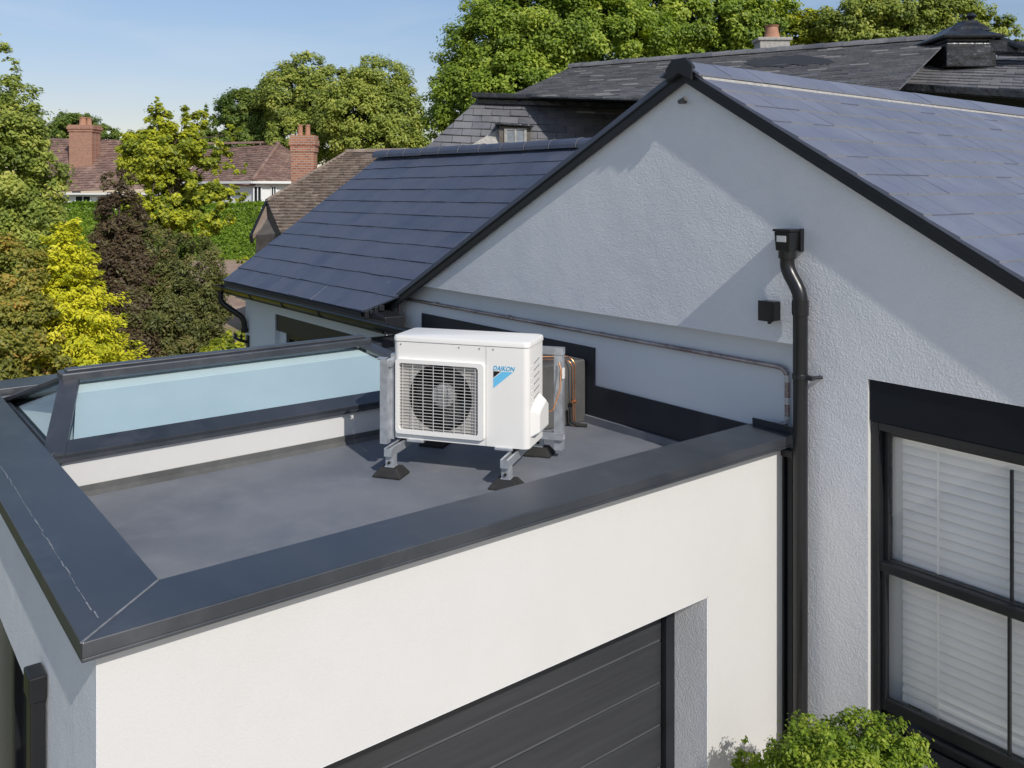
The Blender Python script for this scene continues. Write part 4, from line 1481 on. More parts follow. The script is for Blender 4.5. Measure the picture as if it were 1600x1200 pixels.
mb.quad([dv(727, 232, 15.72), dv(786, 232, 15.70), dv(786, 210, 15.9), dv(781, 200, 15.95)])
mb.build('lead_apron', M['mortar'], dorm)
# short rendered chimney behind the ridge
ch = MB()
Yc = 23.5
p = at(1206, 300, Yc)
for (w, z0_, z1_) in ((.40, 1.5, at(0, 64, Yc).z), (.46, at(0, 66, Yc).z, at(0, 61, Yc).z)):
    ch.prism([p + cw(-w, -w * .7, z0_), p + cw(w, -w * .7, z0_), p + cw(w, w * .7, z0_), p + cw(-w, w * .7, z0_)], (0, 0, z1_ - z0_))
ch = ch.build('chimney', M['mortar'], old, bevel=.02)
mb = MB()
zt_ = at(0, 61, Yc).z
mb.tube([p + Vector((0, 0, zt_)), p + Vector((0, 0, zt_ + .12)), p + Vector((0, 0, zt_ + .30)), p + Vector((0, 0, zt_ + .36))], [.24, .19, .16, .20], 14)
mb.build('chimney_pot', M['terracotta'], ch, smooth=True)
# right-hand roof beyond the valley, with lead-clad turret
S0 = at(1398, 133, 16.9); S1 = at(1463, 96, 18.6); S2 = at(1640, 84, 18.2); S3 = at(1640, 146, 15.6)
mb = MB()
slates(mb, [S0, S3, S2, S1], S3 - S0, .24, .36, .022, 35, jit=.012, wob=.006, gap=.008, pale_edge=.06)
mb.build('slate_roof', M['slate_old'], old)
MB().prism([S0, S3, S2, S1], cw(0, .35, -.3)).build('roof_core', M['flashing'], old)
mb = MB()
mb.beam(S0 + Vector((0, 0, .03)), S1 + Vector((0, 0, .03)), .13, .05)
mb.build('valley_lining', M['membrane_grey'], old)
mb = MB()
mb.beam(at(1398, 136, 16.6), at(1640, 152, 15.4), .25, .16)
mb.build('gutter', M['lead'], old, bevel=.03)
tp = at(1496, 300, 18.0)
def tz(py): return (300 - py) / F * 18.0
def sq_ring(w, d, z): return [tp + cw(-w, -d, z), tp + cw(w, -d, z), tp + cw(w, d, z), tp + cw(-w, d, z)]
def loft(mb, rings):
    k = len(mb.v)
    for r_ in rings: mb.v += [tuple(q) for q in r_]
    m = len(rings[0])
    for j in range(len(rings) - 1):
        for i in range(m):
            mb.f.append((k + j * m + i, k + j * m + (i + 1) % m, k + (j + 1) * m + (i + 1) % m, k + (j + 1) * m + i)); mb.r.append(.5)
    mb.f.append(tuple(range(k + m - 1, k - 1, -1))); mb.r.append(.5)
    mb.f.append(tuple(range(k + (len(rings) - 1) * m, k + len(rings) * m))); mb.r.append(.5)
tu = MB()
loft(tu, [sq_ring(.50, .55, tz(110)), sq_ring(.50, .55, tz(74)), sq_ring(.46, .5, tz(72)), sq_ring(.46, .5, tz(66))])
tu = tu.build('turret', M['lead'], old, bevel=.02)
mb = MB()
loft(mb, [sq_ring(.60, .64, tz(67)), sq_ring(.62, .66, tz(63)), sq_ring(.38, .42, tz(54)), sq_ring(.20, .24, tz(44))])
tp2 = tp; tp = tp + cw(.18, 0)
loft(mb, [sq_ring(.34, .36, tz(52)), sq_ring(.26, .30, tz(45)), sq_ring(.17, .2, tz(38)), sq_ring(.15, .16, tz(34))])
mb.build('turret_cap', M['lead'], tu, bevel=.015)
mb = MB()
mb.tube([tp + Vector((.1, 0, tz(40))), tp + Vector((.1, 0, tz(36))), tp + Vector((.1, 0, tz(32))), tp + Vector((.1, 0, tz(27))), tp + Vector((.1, 0, tz(22)))], [.11, .09, .05, .11, .05], 10)
mb.build('finial', M['lead'], tu, smooth=True)
tp = tp2
mb = MB()
ridge_tiles(mb, at(1520, 50, 18.0), at(1600, 78, 17.2), .4, .10, n=6, arcdeg=180, seed=3)
mb.beam(at(1540, 74, 17.7), at(1660, 79, 17.3), .5, .22)
mb.build('hip_tiles', M['lead'], old)

# ------------------------------------------------------------------ brown tiled outbuilding and its chimney
ob = empty('brown_tiled_cottage', at(470, 300, 26).xy.to_3d() + Vector((0, 0, GZ)), 'small cottage with a mossy brown tiled roof and gabled end just beyond the slate wing', 'cottage')
Q1, Q2, Q4 = at(541, 239, 31), at(640, 237, 30), at(438, 364, 24)
qn = (Q2 - Q1).cross(Q4 - Q1).normalized()
Q5 = on_plane(417, 314, Q1, qn)
Q3 = on_plane(660, 372, Q1, qn)
mb = MB()
slates(mb, [Q5, Q4, Q3, Q2, Q1], Q2 - Q1, .24, .24, .055, 41, jit=.025, gap=.02, wob=.018)
mb.build('tiled_roof', M['tile_brown'], ob)
MB().prism([Q5, Q4, Q3, Q2, Q1], Vector((0, 0, -.16))).build('roof_core', M['stone_dark'], ob)
mb = MB()
ridge_tiles(mb, Q5, Q1, .4, .07, n=6, arcdeg=170, seed=6)
ridge_tiles(mb, Q1, Q2, .4, .13, n=6, arcdeg=170, seed=7)
mb.build('ridge_tiles', M['tile_brown'], ob)
Q6 = at(392, 368, 25.2)
Q7 = Q1 + (Q6 - Q5)
mb = MB()
mb.prism([Q5, Q6, Q7, Q1], (0, 0, -.14))
mb.build('rear_slope', M['tile_brown'], ob)
ins = cw(.12, .2)
mb = MB()
mb.prism([Q5 + ins + Vector((0, 0, -.1)), Q4 + ins * .8, Vector((Q4.x, Q4.y, GZ)) + ins * .8, Vector((Q6.x, Q6.y, GZ)) + ins * .8, Q6 + ins * .8], cw(.9, 1.2))
mb.build('gable_wall', M['stone_dark'], ob)
mb = MB()
mb.beam(Q5 + Vector((0, 0, -.10)), Q6 + Vector((0, 0, -.12)), .07, .26)
mb.beam(Q5 + Vector((0, 0, -.10)), Q4 + Vector((0, 0, -.12)), .07, .24)
mb.build('bargeboard', M['black_trim'], ob)
mb = MB()
mb.prism([Vector((q.x, q.y, GZ)) for q in (Q4 + ins, Q3 + cw(0, .5), Q2, Q1)], (0, 0, 2.9))
mb.build('walls', M['stone_dark'], ob)
def chimney(px0, px1, py_t, py_b, Y, pots, parent, cap=6, dep=.7):
    cx = (px0 + px1) / 2
    w = (px1 - px0) / F * Y / 2
    p = at(cx, 300, Y)
    z = lambda y: (300 - y) / F * Y
    mb = MB()
    def blk(k, y0, y1):
        mb.prism([p + cw(-w * k, -w * k * dep, z(y1)), p + cw(w * k, -w * k * dep, z(y1)), p + cw(w * k, w * k * dep, z(y1)), p + cw(-w * k, w * k * dep, z(y1))], (0, 0, z(y0) - z(y1)))
    H = py_b - py_t
    blk(.92, py_t + H * .16, py_b)
    blk(1.0, py_t + H * .10, py_t + H * .16 - .01)
    blk(1.08, py_t + H * .045, py_t + H * .10 - .01)
    blk(1.0, py_t, py_t + H * .045 - .01)
    st = mb.build('chimney', M['brick'], parent)
    for (dx, ph_, r_) in pots:
        mb = MB()
        b = p + cw(dx * w, 0, z(py_t))
        h = ph_ / F * Y
        mb.tube([b - Vector((0, 0, .02)), b + Vector((0, 0, h * .1)), b + Vector((0, 0, h * .85)), b + Vector((0, 0, h * .87)), b + Vector((0, 0, h))], [r_ * w * 1.15, r_ * w, r_ * w * .85, r_ * w, r_ * w], 12)
        mb.build('chimney_pot', M['terracotta'], st, smooth=True)
    return st
chimney(456.5, 494.5, 212, 372, 29.5, [(-.33, 17, .22), (.28, 17, .22)], ob)

# ------------------------------------------------------------------ white cottage with hipped roof
wc = empty('white_cottage', at(420, 300, 70).xy.to_3d() + Vector((0, 0, GZ)), 'white walled cottage with a hipped brown tile roof behind the hedge and brick chimney', 'cottage')
K0, K1 = at(318, 226, 75), at(436, 223, 73)
K1.z = K0.z
KN = at(394, 283, 66); KL = at(285, 281, 70); KR = at(522, 285, 70)
KN.z = KL.z = KR.z = (KN.z + KL.z + KR.z) / 3
mb = MB()
slates(mb, [KL, KN, K1, K0], KN - KL, .30, .40, .05, 51, jit=.03, gap=.02, wob=.03)
slates(mb, [KN, KR, K1], KR - KN, .30, .40, .05, 52, jit=.03, gap=.02, wob=.03)
mb.build('tiled_roof', M['tile_red'], wc)
mb = MB()
ridge_tiles(mb, K0, K1, .5, .2, n=6, arcdeg=170, seed=6)
ridge_tiles(mb, KN, K1, .5, .16, n=6, arcdeg=170, seed=7)
mb.build('ridge_tiles', M['tile_red'], wc)
i2 = cw(.1, .6)
mb = MB()
mb.prism([Vector((q.x, q.y, GZ)) for q in (KL + i2, KN + i2, KR + cw(-.5, .4), K1)], (0, 0, KN.z - GZ - .15))
mb.build('walls', M['white_paint'], wc)
mb = MB()
mb.beam(KL - Vector((0, 0, .12)), KN - Vector((0, 0, .12)), .2, .18)
mb.beam(KN - Vector((0, 0, .12)), KR - Vector((0, 0, .12)), .2, .18)
mb.build('gutter', M['white_paint'], wc)
def face_window(pa, pb, px0, px1, py0, py1, parent, back):
    """window flush on the wall through pa-pb, seen between the given picture columns"""
    nrm = (pb - pa).cross(Vector((0, 0, 1)))
    q = [on_plane(x, y, pa, nrm) for x, y in ((px0, py1), (px1, py1), (px1, py0), (px0, py0))]
    out = nrm.normalized()
    if out.dot(pa) > 0: out = -out
    mb = MB()
    mb.prism([p + out * .01 for p in q], out * .02)
    w = mb.build('window', M['glass_dark'], parent)
    mb = MB()
    for i in range(4):
        mb.beam(q[i] + out * .05, q[(i + 1) % 4] + out * .05, .10, .05, out)
    mid = [(q[0] + q[1]) / 2, (q[2] + q[3]) / 2]
    mb.beam(mid[0] + out * .05, mid[1] + out * .05, .07, .04, out)
    mb.build('frame', M['white_paint'], w)
face_window(KN + i2, KR + cw(-.5, .4), 396, 408, 291, 318, wc, 0)
face_window(KN + i2, KR + cw(-.5, .4), 423, 431, 291, 312, wc, 0)
face_window(KL + i2, KN + i2, 345, 362, 292, 314, wc, 0)

# ------------------------------------------------------------------ red roofed house further left
rh = empty('red_roofed_house', at(180, 300, 78).xy.to_3d() + Vector((0, 0, GZ)), 'distant house with a long reddish brown tile roof and brick chimney', 'house')
H0, H1 = at(60, 224, 82), at(300, 224, 80)
H1.z = H0.z
H3, H2 = at(52, 301, 76), at(300, 301, 76)
mb = MB()
slates(mb, [H3, H2, H1, H0], H2 - H3, .32, .42, .05, 61, jit=.03, gap=.02, wob=.03)
mb.build('tiled_roof', M['tile_red'], rh)
mb = MB()
ridge_tiles(mb, H0, H1, .5, .18, n=6, arcdeg=170, seed=6)
mb.build('ridge_tiles', M['tile_red'], rh)
mb = MB()
mb.prism([Vector((q.x, q.y, GZ)) for q in (H3 + cw(.3, .5), H2 + cw(-.3, .5), H1, H0)], (0, 0, H3.z - GZ - .1))
mb.build('walls', M['white_paint'], rh)
mb = MB()
mb.beam(H3 - Vector((0, 0, .1)), H2 - Vector((0, 0, .1)), .2, .16)
mb.build('gutter', M['white_paint'], rh)
face_window(H3 + cw(.3, .5), H2 + cw(-.3, .5), 118, 142, 306, 322, rh, 0)
face_window(H3 + cw(.3, .5), H2 + cw(-.3, .5), 210, 240, 306, 325, rh, 0)
chimney(113.5, 152, 196, 262, 79, [(-.15, 13, .30), (.35, 12, .2)], rh, dep=.8)
# ------------------------------------------------------------------ vegetation
L_GREEN = leaf_mat('leaf_green', [(0.077, 0.129, 0.018), (0.192, 0.273, 0.035), (0.330, 0.431, 0.057), (0.557, 0.575, 0.099)])
L_DARK = leaf_mat('leaf_dark_green', [(0.055, 0.092, 0.022), (0.125, 0.190, 0.035), (0.216, 0.282, 0.053), (0.330, 0.374, 0.079)])
L_MID = leaf_mat('leaf_mid_green', [(0.096, 0.144, 0.031), (0.228, 0.287, 0.055), (0.396, 0.443, 0.088), (0.600, 0.575, 0.143)])
L_YEL = leaf_mat('leaf_golden', [(0.20, 0.24, 0.020), (0.46, 0.48, 0.022), (0.72, 0.67, 0.032), (0.82, 0.76, 0.085)], trans=0.25)
L_YG = leaf_mat('leaf_yellow_green', [(0.096, 0.138, 0.018), (0.228, 0.276, 0.028), (0.480, 0.494, 0.039), (0.800, 0.793, 0.050)])
L_PUR = leaf_mat('leaf_bronze', [(0.050, 0.034, 0.022), (0.105, 0.070, 0.042), (0.170, 0.125, 0.065), (0.19, 0.21, 0.07)])
L_BUSH = leaf_mat('leaf_bush', [(0.046, 0.048, 0.018), (0.110, 0.124, 0.035), (0.222, 0.236, 0.064), (0.336, 0.218, 0.121)])
L_OLIVE = leaf_mat('leaf_olive', [(0.096, 0.109, 0.022), (0.216, 0.230, 0.040), (0.396, 0.356, 0.066), (0.624, 0.310, 0.077)])
L_SHRUB = leaf_mat('leaf_lime_shrub', [(0.065, 0.111, 0.014), (0.162, 0.253, 0.024), (0.292, 0.386, 0.034), (0.454, 0.491, 0.081)])
L_HEDGE = leaf_mat('leaf_hedge', [(0.079, 0.154, 0.019), (0.160, 0.273, 0.027), (0.247, 0.380, 0.038), (0.370, 0.475, 0.057)])

KLEAF = None

def leaf_object(name, parent, cen, nor, siz, rnd, material, seed, aspect=0.55, axis=None):
    """one mesh of small folded leaf blades; arrays in building axes (z from the lens)"""
    rs = np.random.RandomState(seed)
    n = len(cen)
    nor = nor / np.maximum(np.linalg.norm(nor, axis=1, keepdims=True), 1e-6)
    if axis is None:
        ref = rs.normal(size=(n, 3))
    else:
        ref = axis + rs.normal(size=(n, 3)) * .25
    t = ref - nor * np.sum(ref * nor, axis=1, keepdims=True)
    t /= np.maximum(np.linalg.norm(t, axis=1, keepdims=True), 1e-6)
    s = np.cross(nor, t)
    h = siz[:, None]
    fold = nor * h * .16
    v = np.empty((n, 4, 3), dtype=np.float32)
    v[:, 0] = cen - t * h
    v[:, 1] = cen + s * h * aspect + fold - t * h * .1
    v[:, 2] = cen + t * h
    v[:, 3] = cen - s * h * aspect + fold - t * h * .1
    o0 = world_loc(parent)
    v[:, :, 0] -= o0.x
    v[:, :, 1] -= o0.y
    v[:, :, 2] += ZC - o0.z
    me = bpy.data.meshes.new(name)
    me.vertices.add(n * 4)
    me.vertices.foreach_set('co', v.reshape(-1))
    me.loops.add(n * 4)
    me.loops.foreach_set('vertex_index', np.arange(n * 4, dtype=np.int32))
    me.polygons.add(n)
    me.polygons.foreach_set('loop_start', np.arange(0, n * 4, 4, dtype=np.int32))
    me.update(calc_edges=True)
    at_ = me.attributes.new('rnd', 'FLOAT', 'FACE')
    at_.data.foreach_set('value', np.clip(rnd, 0, 1).astype(np.float32))
    me.materials.append(material)
    o = bpy.data.objects.new(name, me)
    C.objects.link(o)
    o.parent = parent
    return o

FWD = np.array(cw(0, 1, 0))
RGT = np.array(cw(1, 0, 0))

def tree(name, label, cat, base, lobes, leaf_px, n_leaves, n_clusters, material, seed, group=None, trunk_r=.15, cr=.28, depth=.8,
         shell=(.55, 1.0), aspect=.55, up=.35, squash=.8, limbs=10, fill=None):
    """base=(px, Y): lobes=(px, py, Y, r_px, [ry_px]) are placed as balls of foliage in the world"""
    rs = np.random.RandomState(seed)
    bp = cw((base[0] - 800) / F * base[1], base[1])
    root = empty(name, (bp.x, bp.y, GZ), label, cat, group)
    Ls = []
    for lb in lobes:
        px, py, Y, r = lb[:4]
        ry = lb[4] if len(lb) > 4 else r
        c_ = np.array(at(px, py, Y))
        Ls.append((c_, r / F * Y, ry / F * Y, Y))
    w = np.array([l[1] * l[2] for l in Ls])
    w = w / w.sum()
    cl_c, cl_n, cl_r, cl_s = [], [], [], []
    for i in range(n_clusters):
        k = rs.choice(len(Ls), p=w)
        c_, rx, rz, Y = Ls[k]
        d = rs.normal(size=3)
        d /= np.linalg.norm(d)
        rad = rs.uniform(*shell) ** .6
        off = RGT * d[0] * rx + FWD * d[1] * rx * depth + np.array([0, 0, 1.0]) * d[2] * rz
        cl_c.append(c_ + off * rad)
        nn_ = RGT * d[0] + FWD * d[1] + np.array([0, 0, 1.0]) * (d[2] + up)
        cl_n.append(nn_)
        cl_r.append(cr * min(rx, rz) * rs.uniform(.55, 1.35))
        cl_s.append(leaf_px / F * Y)
    cl_c, cl_n, cl_r, cl_s = map(np.array, (cl_c, cl_n, cl_r, cl_s))
    m = cl_r ** 2
    idx = rs.choice(n_clusters, size=n_leaves, p=m / m.sum())
    g_ = rs.normal(size=(n_leaves, 3))
    g_ /= np.linalg.norm(g_, axis=1, keepdims=True)
    g_ *= (rs.uniform(0, 1, size=(n_leaves, 1)) ** .45)
    # flat-ish sprays, a few stragglers
    strag = rs.uniform(size=(n_leaves, 1)) < .07
    g_ = np.where(strag, g_ * 1.5, g_)
    g_[:, 2] *= squash
    cen = cl_c[idx] + g_ * cl_r[idx][:, None]
    nor = cl_n[idx] * .55 + g_ * .6 + rs.normal(size=(n_leaves, 3)) * .42 + np.array([0, 0, up]) + np.array([.35, -.05, .28])
    siz = cl_s[idx] * rs.uniform(.6, 1.35, size=n_leaves)
    crnd = rs.uniform(size=n_clusters)
    rnd = .5 * crnd[idx] + .5 * rs.uniform(size=n_leaves)
    keep = cen[:, 2] > GZ + .05
    leaf_object('crown', root, cen[keep], nor[keep], siz[keep], rnd[keep], material, seed + 1, aspect)
    # trunk and limbs
    mb = MB()
    b0 = Vector((bp.x, bp.y, GZ - .05))
    order = np.argsort([-l[1] for l in Ls])
    top = max(Ls, key=lambda l: l[0][2])
    tgt = Vector(top[0])
    rnd_ = random.Random(seed)
    mid = b0.lerp(tgt, .45) + Vector((rnd_.uniform(-.2, .2), rnd_.uniform(-.2, .2), 0)) * trunk_r * 4
    mid.x, mid.y = b0.x * .7 + mid.x * .3, b0.y * .7 + mid.y * .3
    mb.tube([b0, b0.lerp(mid, .5), mid, mid.lerp(tgt, .55), tgt], [trunk_r * 1.25, trunk_r, trunk_r * .8, trunk_r * .45, trunk_r * .15], 9)
    for i in range(limbs):
        c_ = Vector(cl_c[rs.randint(n_clusters)])
        s0 = b0.lerp(mid, rnd_.uniform(.55, 1.0)) if rnd_.random() < .5 else mid.lerp(tgt, rnd_.uniform(0, .8))
        md = s0.lerp(c_, .5) + Vector((0, 0, .12 * (c_ - s0).length))
        mb.tube([s0, md, c_], [trunk_r * .38, trunk_r * .22, trunk_r * .06], 6)
    mb.build('trunk', M['bark'], root, smooth=True)
    return root

# left foreground trees
tree('leafy_tree', 'tall green leafy tree rising along the left edge of the garden', 'tree', (0, 17.5),
     [(-10, 120, 17.5, 42, 60), (15, 190, 17.3, 58, 70), (-30, 260, 17, 100, 120), (45, 280, 17.2, 62, 75), (20, 380, 17, 80, 85), (-40, 460, 16.6, 120, 130), (-6, 80, 17.5, 18, 30), (40, 225, 17.2, 48, 55), (60, 340, 17.1, 48, 60), (70, 420, 17.6, 50, 70)],
     3.4, 116000, 837, L_MID, 101, trunk_r=.17, cr=.20, limbs=12)
tree('bushy_shrub', 'olive and russet leafed shrub low at the left edge beside the golden conifer', 'shrub', (25, 13.5),
     [(10, 430, 13.6, 60, 60), (30, 520, 13.4, 65, 75), (-20, 560, 13.2, 80, 80), (60, 590, 13.0, 60, 50)], 3.4, 43500, 405, L_OLIVE, 111, trunk_r=.06, cr=.22)

def conifer(name, label, cat, px, Y, py_top, py_bot, half_px, leaf_px, n_spray, per, material, seed, trunk_r=.06, droop=.15, taper=1.0, ragged=.2, upturn=.25):
    """pointed conifer of flat fan sprays layered round a stem"""
    rs = np.random.RandomState(seed)
    bp = cw((px - 800) / F * Y, Y)
    root = empty(name, (bp.x, bp.y, GZ), label, cat)
    zt, zb = (300 - py_top) / F * Y, (300 - py_bot) / F * Y
    R = half_px / F * Y
    lf = leaf_px / F * Y
    cen, nor, siz, rnd, axs = [], [], [], [], []
    for i in range(n_spray):
        f = 1 - math.sqrt(rs.uniform(0.0005, 1.0))          # 0 at the base
        prof = (1 - f) ** taper * (1 + rs.normal() * ragged * .4) * (1.0 if f > .12 else .8 + f * 1.6)
        an = rs.uniform(0, 2 * math.pi)
        rr = R * prof * rs.uniform(.55, 1.05)
        dirv = np.array([math.cos(an), math.sin(an), 0])
        tipc = np.array([bp.x, bp.y, 0]) + dirv * rr + np.array([0, 0, zb + (zt - zb) * f])
        L = R * (.22 + .25 * prof) * rs.uniform(.7, 1.3)
        ax = dirv + np.array([0, 0, upturn - droop]) + rs.normal(size=3) * .2
        ax /= np.linalg.norm(ax)
        sd = np.cross(ax, np.array([0, 0, 1.0]))
        sd /= np.linalg.norm(sd)
        un = np.cross(sd, ax)
        cr_ = rs.uniform()
        t = rs.uniform(0, 1, per)
        wv = rs.uniform(-1, 1, per) * (1 - t * .8) * L * .55
        p = tipc + np.outer((t - .6) * L, ax) + np.outer(wv, sd) + np.outer(rs.normal(size=per) * L * .08, un)
        cen.append(p)
        nor.append(np.tile(un, (per, 1)) * .8 + dirv * .5 + rs.normal(size=(per, 3)) * .35 + np.array([.35, -.05, .28]))
        axs.append(np.tile(ax, (per, 1)) + np.outer(np.sign(wv) * .6, sd))
        siz.append(lf * rs.uniform(.6, 1.3, per))
        rnd.append(.55 * cr_ + .45 * rs.uniform(size=per))
    cen, nor, siz, rnd, axs = map(np.concatenate, (cen, nor, siz, rnd, axs))
    k = cen[:, 2] > GZ + .03
    leaf_object('crown', root, cen[k], nor[k], siz[k], rnd[k], material, seed + 1, .42, axs[k])
    mb = MB()
    mb.tube([(bp.x, bp.y, GZ - .05), (bp.x, bp.y, zb + (zt - zb) * .4), (bp.x, bp.y, zt - .05)], [trunk_r, trunk_r * .7, trunk_r * .12], 8)
    rn = random.Random(seed)
    for i in range(16):
        f = rn.uniform(.0, .8)
        an = rn.uniform(0, 6.28)
        z = zb + (zt - zb) * f
        q = R * (1 - f) ** taper * .7
        mb.tube([(bp.x, bp.y, z - .1), (bp.x + math.cos(an) * q, bp.y + math.sin(an) * q, z)], [trunk_r * .3, trunk_r * .08], 5)
    mb.build('trunk', M['bark'], root, smooth=True)
    return root

conifer('golden_conifer', 'bright golden yellow conifer standing between the olive shrub and the dark bronze tree', 'conifer', 102, 14.2, 338, 720, 128, 3.6, 1600, 62, L_YEL, 131, taper=.72, ragged=.35)
tree('bronze_conifer', 'purple bronze upright conifer rising behind the golden conifer', 'conifer', (190, 17.0),
     [(186, 290, 17.0, 26, 28), (190, 340, 17.0, 38, 45), (192, 410, 16.9, 46, 60), (205, 480, 16.8, 50, 70), (215, 560, 16.7, 60, 70), (170, 330, 17.0, 18, 30), (180, 380, 16.9, 36, 40)],
     3.4, 70000, 620, L_PUR, 141, trunk_r=.08, cr=.22, squash=1.1, aspect=.35)
tree('feathery_bush', 'dark green feathery bush between the bronze conifer and the gravel path', 'bush', (285, 17),
     [(240, 400, 17.2, 45, 55), (290, 420, 17.3, 55, 55), (260, 500, 17.1, 85, 75), (320, 480, 17.1, 42, 60), (300, 560, 16.9, 75, 55), (330, 430, 17.3, 26, 30), (225, 560, 17, 60, 50)],
     3.1, 70000, 700, L_BUSH, 146, trunk_r=.09, cr=.19, squash=1.0, aspect=.35)
tree('yellow_green_tree', 'loose yellow green tree with open twiggy top in front of the red roof', 'tree', (265, 30),
     [(262, 235, 30, 62, 40), (250, 195, 30, 26, 34), (300, 190, 30.2, 22, 26), (215, 215, 30, 26, 20), (320, 240, 30.2, 48, 26), (355, 262, 30, 32, 16), (225, 275, 29.8, 40, 30), (290, 295, 29.8, 60, 30), (340, 305, 29.8, 48, 18), (245, 330, 29.6, 60, 34), (310, 345, 29.6, 52, 30), (235, 245, 29.9, 50, 40), (245, 165, 30, 9, 16), (365, 205, 30, 18, 12)],
     3.2, 52000, 620, L_YG, 151, trunk_r=.13, cr=.26, limbs=26, shell=(.3, 1.0))
tree('small_bush', 'small green bush against the corner of the slate roofed wing', 'bush', (366, 14.5),
     [(366, 540, 14.5, 20, 26), (350, 560, 14.4, 34, 26), (330, 585, 14.3, 40, 26)], 3.3, 9425, 148, L_YG, 161, trunk_r=.03, cr=.35, limbs=5)
tree('garden_plant', 'low yellowish plant on the gravel by the cottage wall', 'plant', (362, 38),
     [(352, 436, 38, 20, 7), (372, 428, 37, 10, 5), (385, 408, 40, 16, 5)], 2.2, 2175, 67, L_YG, 165, trunk_r=.03, cr=.5, limbs=4)

# clipped hedge
hd = empty('hedge', at(260, 300, 56).xy.to_3d() + Vector((0, 0, GZ)), 'long clipped green hedge in front of the white cottage and red roofed house', 'hedge')
rs = np.random.RandomState(171)
hx0, hx1 = (70 - 800) / F * 56, (432 - 800) / F * 56
nH = 34000
zt_ = (300 - 320) / F * 56
u_ = rs.uniform(hx0, hx1, nH)
topf = rs.uniform(size=nH) < .35
yy = np.where(topf, rs.uniform(55.2, 57.2, nH), 55.2 + np.abs(rs.normal(size=nH)) * .12)
zz = np.where(topf, zt_ + rs.normal(size=nH) * .07, rs.uniform(GZ, zt_, nH))
bul = np.sin(u_ * 1.7) * .10 + np.sin(u_ * .63 + 1) * .12
yy = yy + bul
zz = zz + np.where(topf, np.sin(u_ * 1.1) * .06, 0)
cen = RGT[None] * u_[:, None] + FWD[None] * yy[:, None] + np.array([[0, 0, 1.0]]) * zz[:, None]
nor = np.where(topf[:, None], np.array([[0, 0, 1.0]]), -FWD[None]) + rs.normal(size=(nH, 3)) * .5
patch = .5 + .5 * np.sin(u_ * 2.3 + zz * 3) * np.sin(u_ * .9)
leaf_object('foliage', hd, cen, nor, rs.uniform(.06, .13, nH), .35 * patch + .65 * rs.uniform(size=nH), L_HEDGE, 172)
mb = MB()
p0, p1 = cw(hx0 + .2, 56.3), cw(hx1 - .2, 56.3)
for i in range(30):
    q = p0.lerp(p1, i / 29)
    mb.tube([(q.x, q.y, GZ), (q.x, q.y, zt_ - .4)], [.05, .02], 6)
mb.prism([cw(hx0 + .15, 55.55, GZ + .1), cw(hx1 - .15, 55.55, GZ + .1), cw(hx1 - .15, 56.9, GZ + .1), cw(hx0 + .15, 56.9, GZ + .1)], (0, 0, zt_ - GZ - .45))
mb.build('stems', M['bark'], hd)

# background trees
GB = 'background trees behind the houses'
tree('broadleaf_tree', 'large bright green tree towering behind the slate roofs, its crown edge against the sky', 'tree', (830, 42),
     [(800, 70, 42, 100, 80), (740, 150, 41.5, 70, 70), (860, 40, 42, 110, 90), (700, 190, 41.5, 40, 40), (820, 150, 41, 120, 70), (950, 60, 42, 110, 70), (720, 90, 42, 42, 45), (780, 20, 42.5, 60, 40), (690, 150, 42, 26, 40), (700, 225, 41, 40, 30)],
     3.1, 137025, 1046, L_GREEN, 201, GB, trunk_r=.45, cr=.23, limbs=18)
tree('broadleaf_tree', 'green tree crown behind the apex of the rendered gable', 'tree', (1090, 46),
     [(1050, 30, 46, 95, 70), (1130, 40, 46, 80, 55), (1180, 20, 46, 60, 50), (1000, 20, 46.5, 80, 60), (1100, 90, 45.5, 90, 30)],
     3.1, 70470, 573, L_GREEN, 211, GB, trunk_r=.4, cr=.24, limbs=12)
tree('broadleaf_tree', 'lighter green thin tree crown behind the small rendered chimney of the old house', 'tree', (1230, 50),
     [(1235, 55, 50, 45, 32), (1270, 50, 50, 45, 34), (1215, 25, 50, 40, 26), (1300, 60, 49.5, 50, 26)],
     2.8, 23490, 252, L_YG, 221, GB, trunk_r=.3, cr=.26, limbs=10)
tree('broadleaf_tree', 'green tree crown behind the lead capped turret at the far right', 'tree', (1430, 48),
     [(1340, 35, 48, 60, 45), (1410, 20, 48, 75, 50), (1480, 35, 48, 60, 45), (1540, 45, 47.5, 40, 34), (1370, 70, 47.5, 80, 24), (1575, 58, 47.5, 26, 20)],
     2.9, 58725, 506, L_MID, 231, GB, trunk_r=.4, cr=.25, limbs=12)
tree('broadleaf_tree', 'rounded mid green tree behind the brown tiled cottage', 'tree', (585, 72),
     [(590, 130, 72, 55, 42), (560, 180, 71, 60, 60), (620, 180, 71.5, 45, 60), (600, 225, 71, 70, 40), (540, 140, 72, 30, 35)],
     2.4, 66555, 641, L_MID, 241, GB, trunk_r=.5, cr=.24, limbs=12)
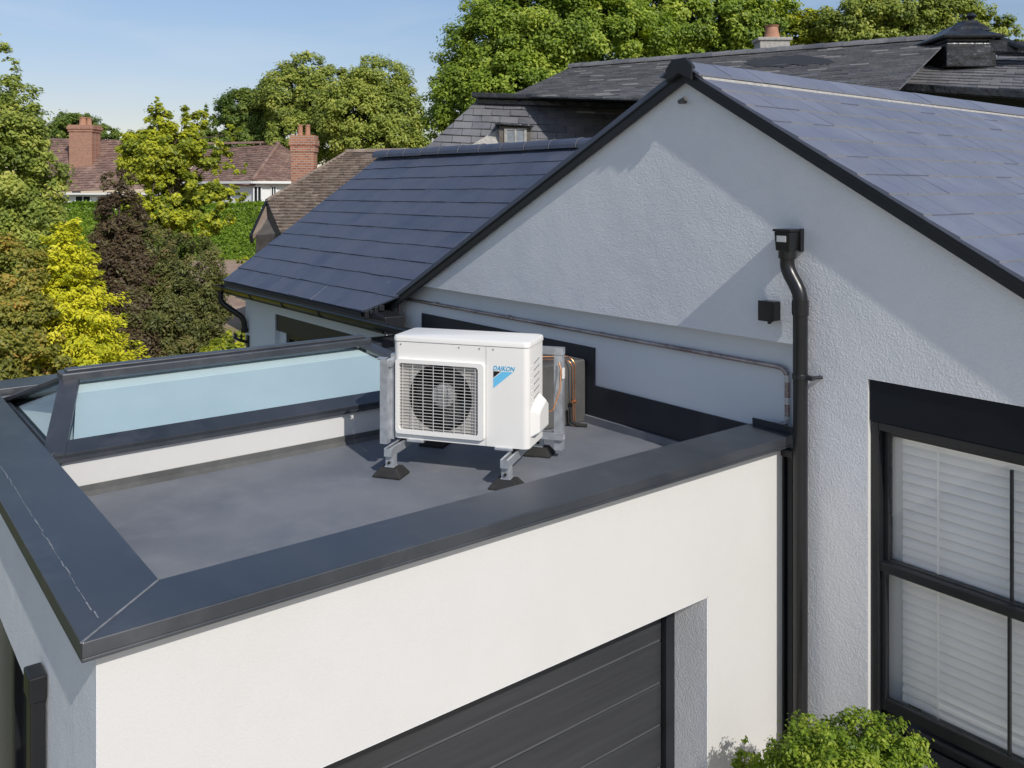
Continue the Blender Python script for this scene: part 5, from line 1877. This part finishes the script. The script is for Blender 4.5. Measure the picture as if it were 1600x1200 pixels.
tree('broadleaf_tree', 'tall mid green tree directly above the brick chimney with two pots', 'tree', (470, 76),
     [(478, 115, 76, 42, 34), (450, 150, 76, 45, 50), (500, 165, 75.5, 45, 55), (480, 215, 75, 70, 40)],
     2.4, 50895, 506, L_MID, 251, GB, trunk_r=.5, cr=.24, limbs=12)
tree('broadleaf_tree', 'low dark green tree above the white cottage roof', 'tree', (380, 80),
     [(385, 175, 80, 45, 35), (350, 190, 80, 22, 28), (415, 180, 79, 40, 42), (400, 225, 79, 60, 30), (340, 225, 80, 50, 22)],
     2.3, 46980, 438, L_DARK, 261, GB, trunk_r=.5, cr=.25, limbs=10)
tree('broadleaf_tree', 'dull green rounded tree behind the left brick chimney', 'tree', (120, 120),
     [(118, 205, 120, 38, 30), (90, 215, 120, 22, 22), (160, 215, 119, 28, 20), (185, 222, 119, 26, 14), (215, 232, 119, 36, 14)],
     2.1, 25447, 286, L_DARK, 271, GB, trunk_r=.6, cr=.27, limbs=8)
conifer('spruce_tree', 'small dark pointed spruce between the yellow green tree and the dark tree', 'tree', 322, 95, 158, 265, 17, 2.0, 297, 30, L_DARK, 281, trunk_r=.15)

# shrub under the right window
tree('lime_shrub', 'bright lime green shrub below the sash window at the foot of the downpipe', 'shrub', (1300, 3.75),
     [(1315, 1175, 3.78, 85, 55), (1250, 1195, 3.85, 55, 48), (1385, 1200, 3.7, 55, 48), (1320, 1240, 3.7, 120, 80), (1205, 1225, 3.92, 45, 45), (1350, 1142, 3.8, 48, 32), (1400, 1168, 3.72, 50, 40), (1430, 1215, 3.65, 40, 40), (1270, 1165, 3.82, 46, 34)],
     3.6, 34000, 620, L_SHRUB, 301, trunk_r=.02, cr=.26, limbs=14, aspect=.5)
tree('sprig_shrub', 'small upright green sprigs against the white garage wall beside the lime shrub', 'shrub', (1172, 4.2),
     [(1166, 1180, 4.2, 13, 26), (1182, 1205, 4.2, 16, 30), (1160, 1215, 4.2, 16, 30)], 4.3, 725, 35, L_SHRUB, 311, trunk_r=.008, cr=.5, limbs=6, aspect=.4)
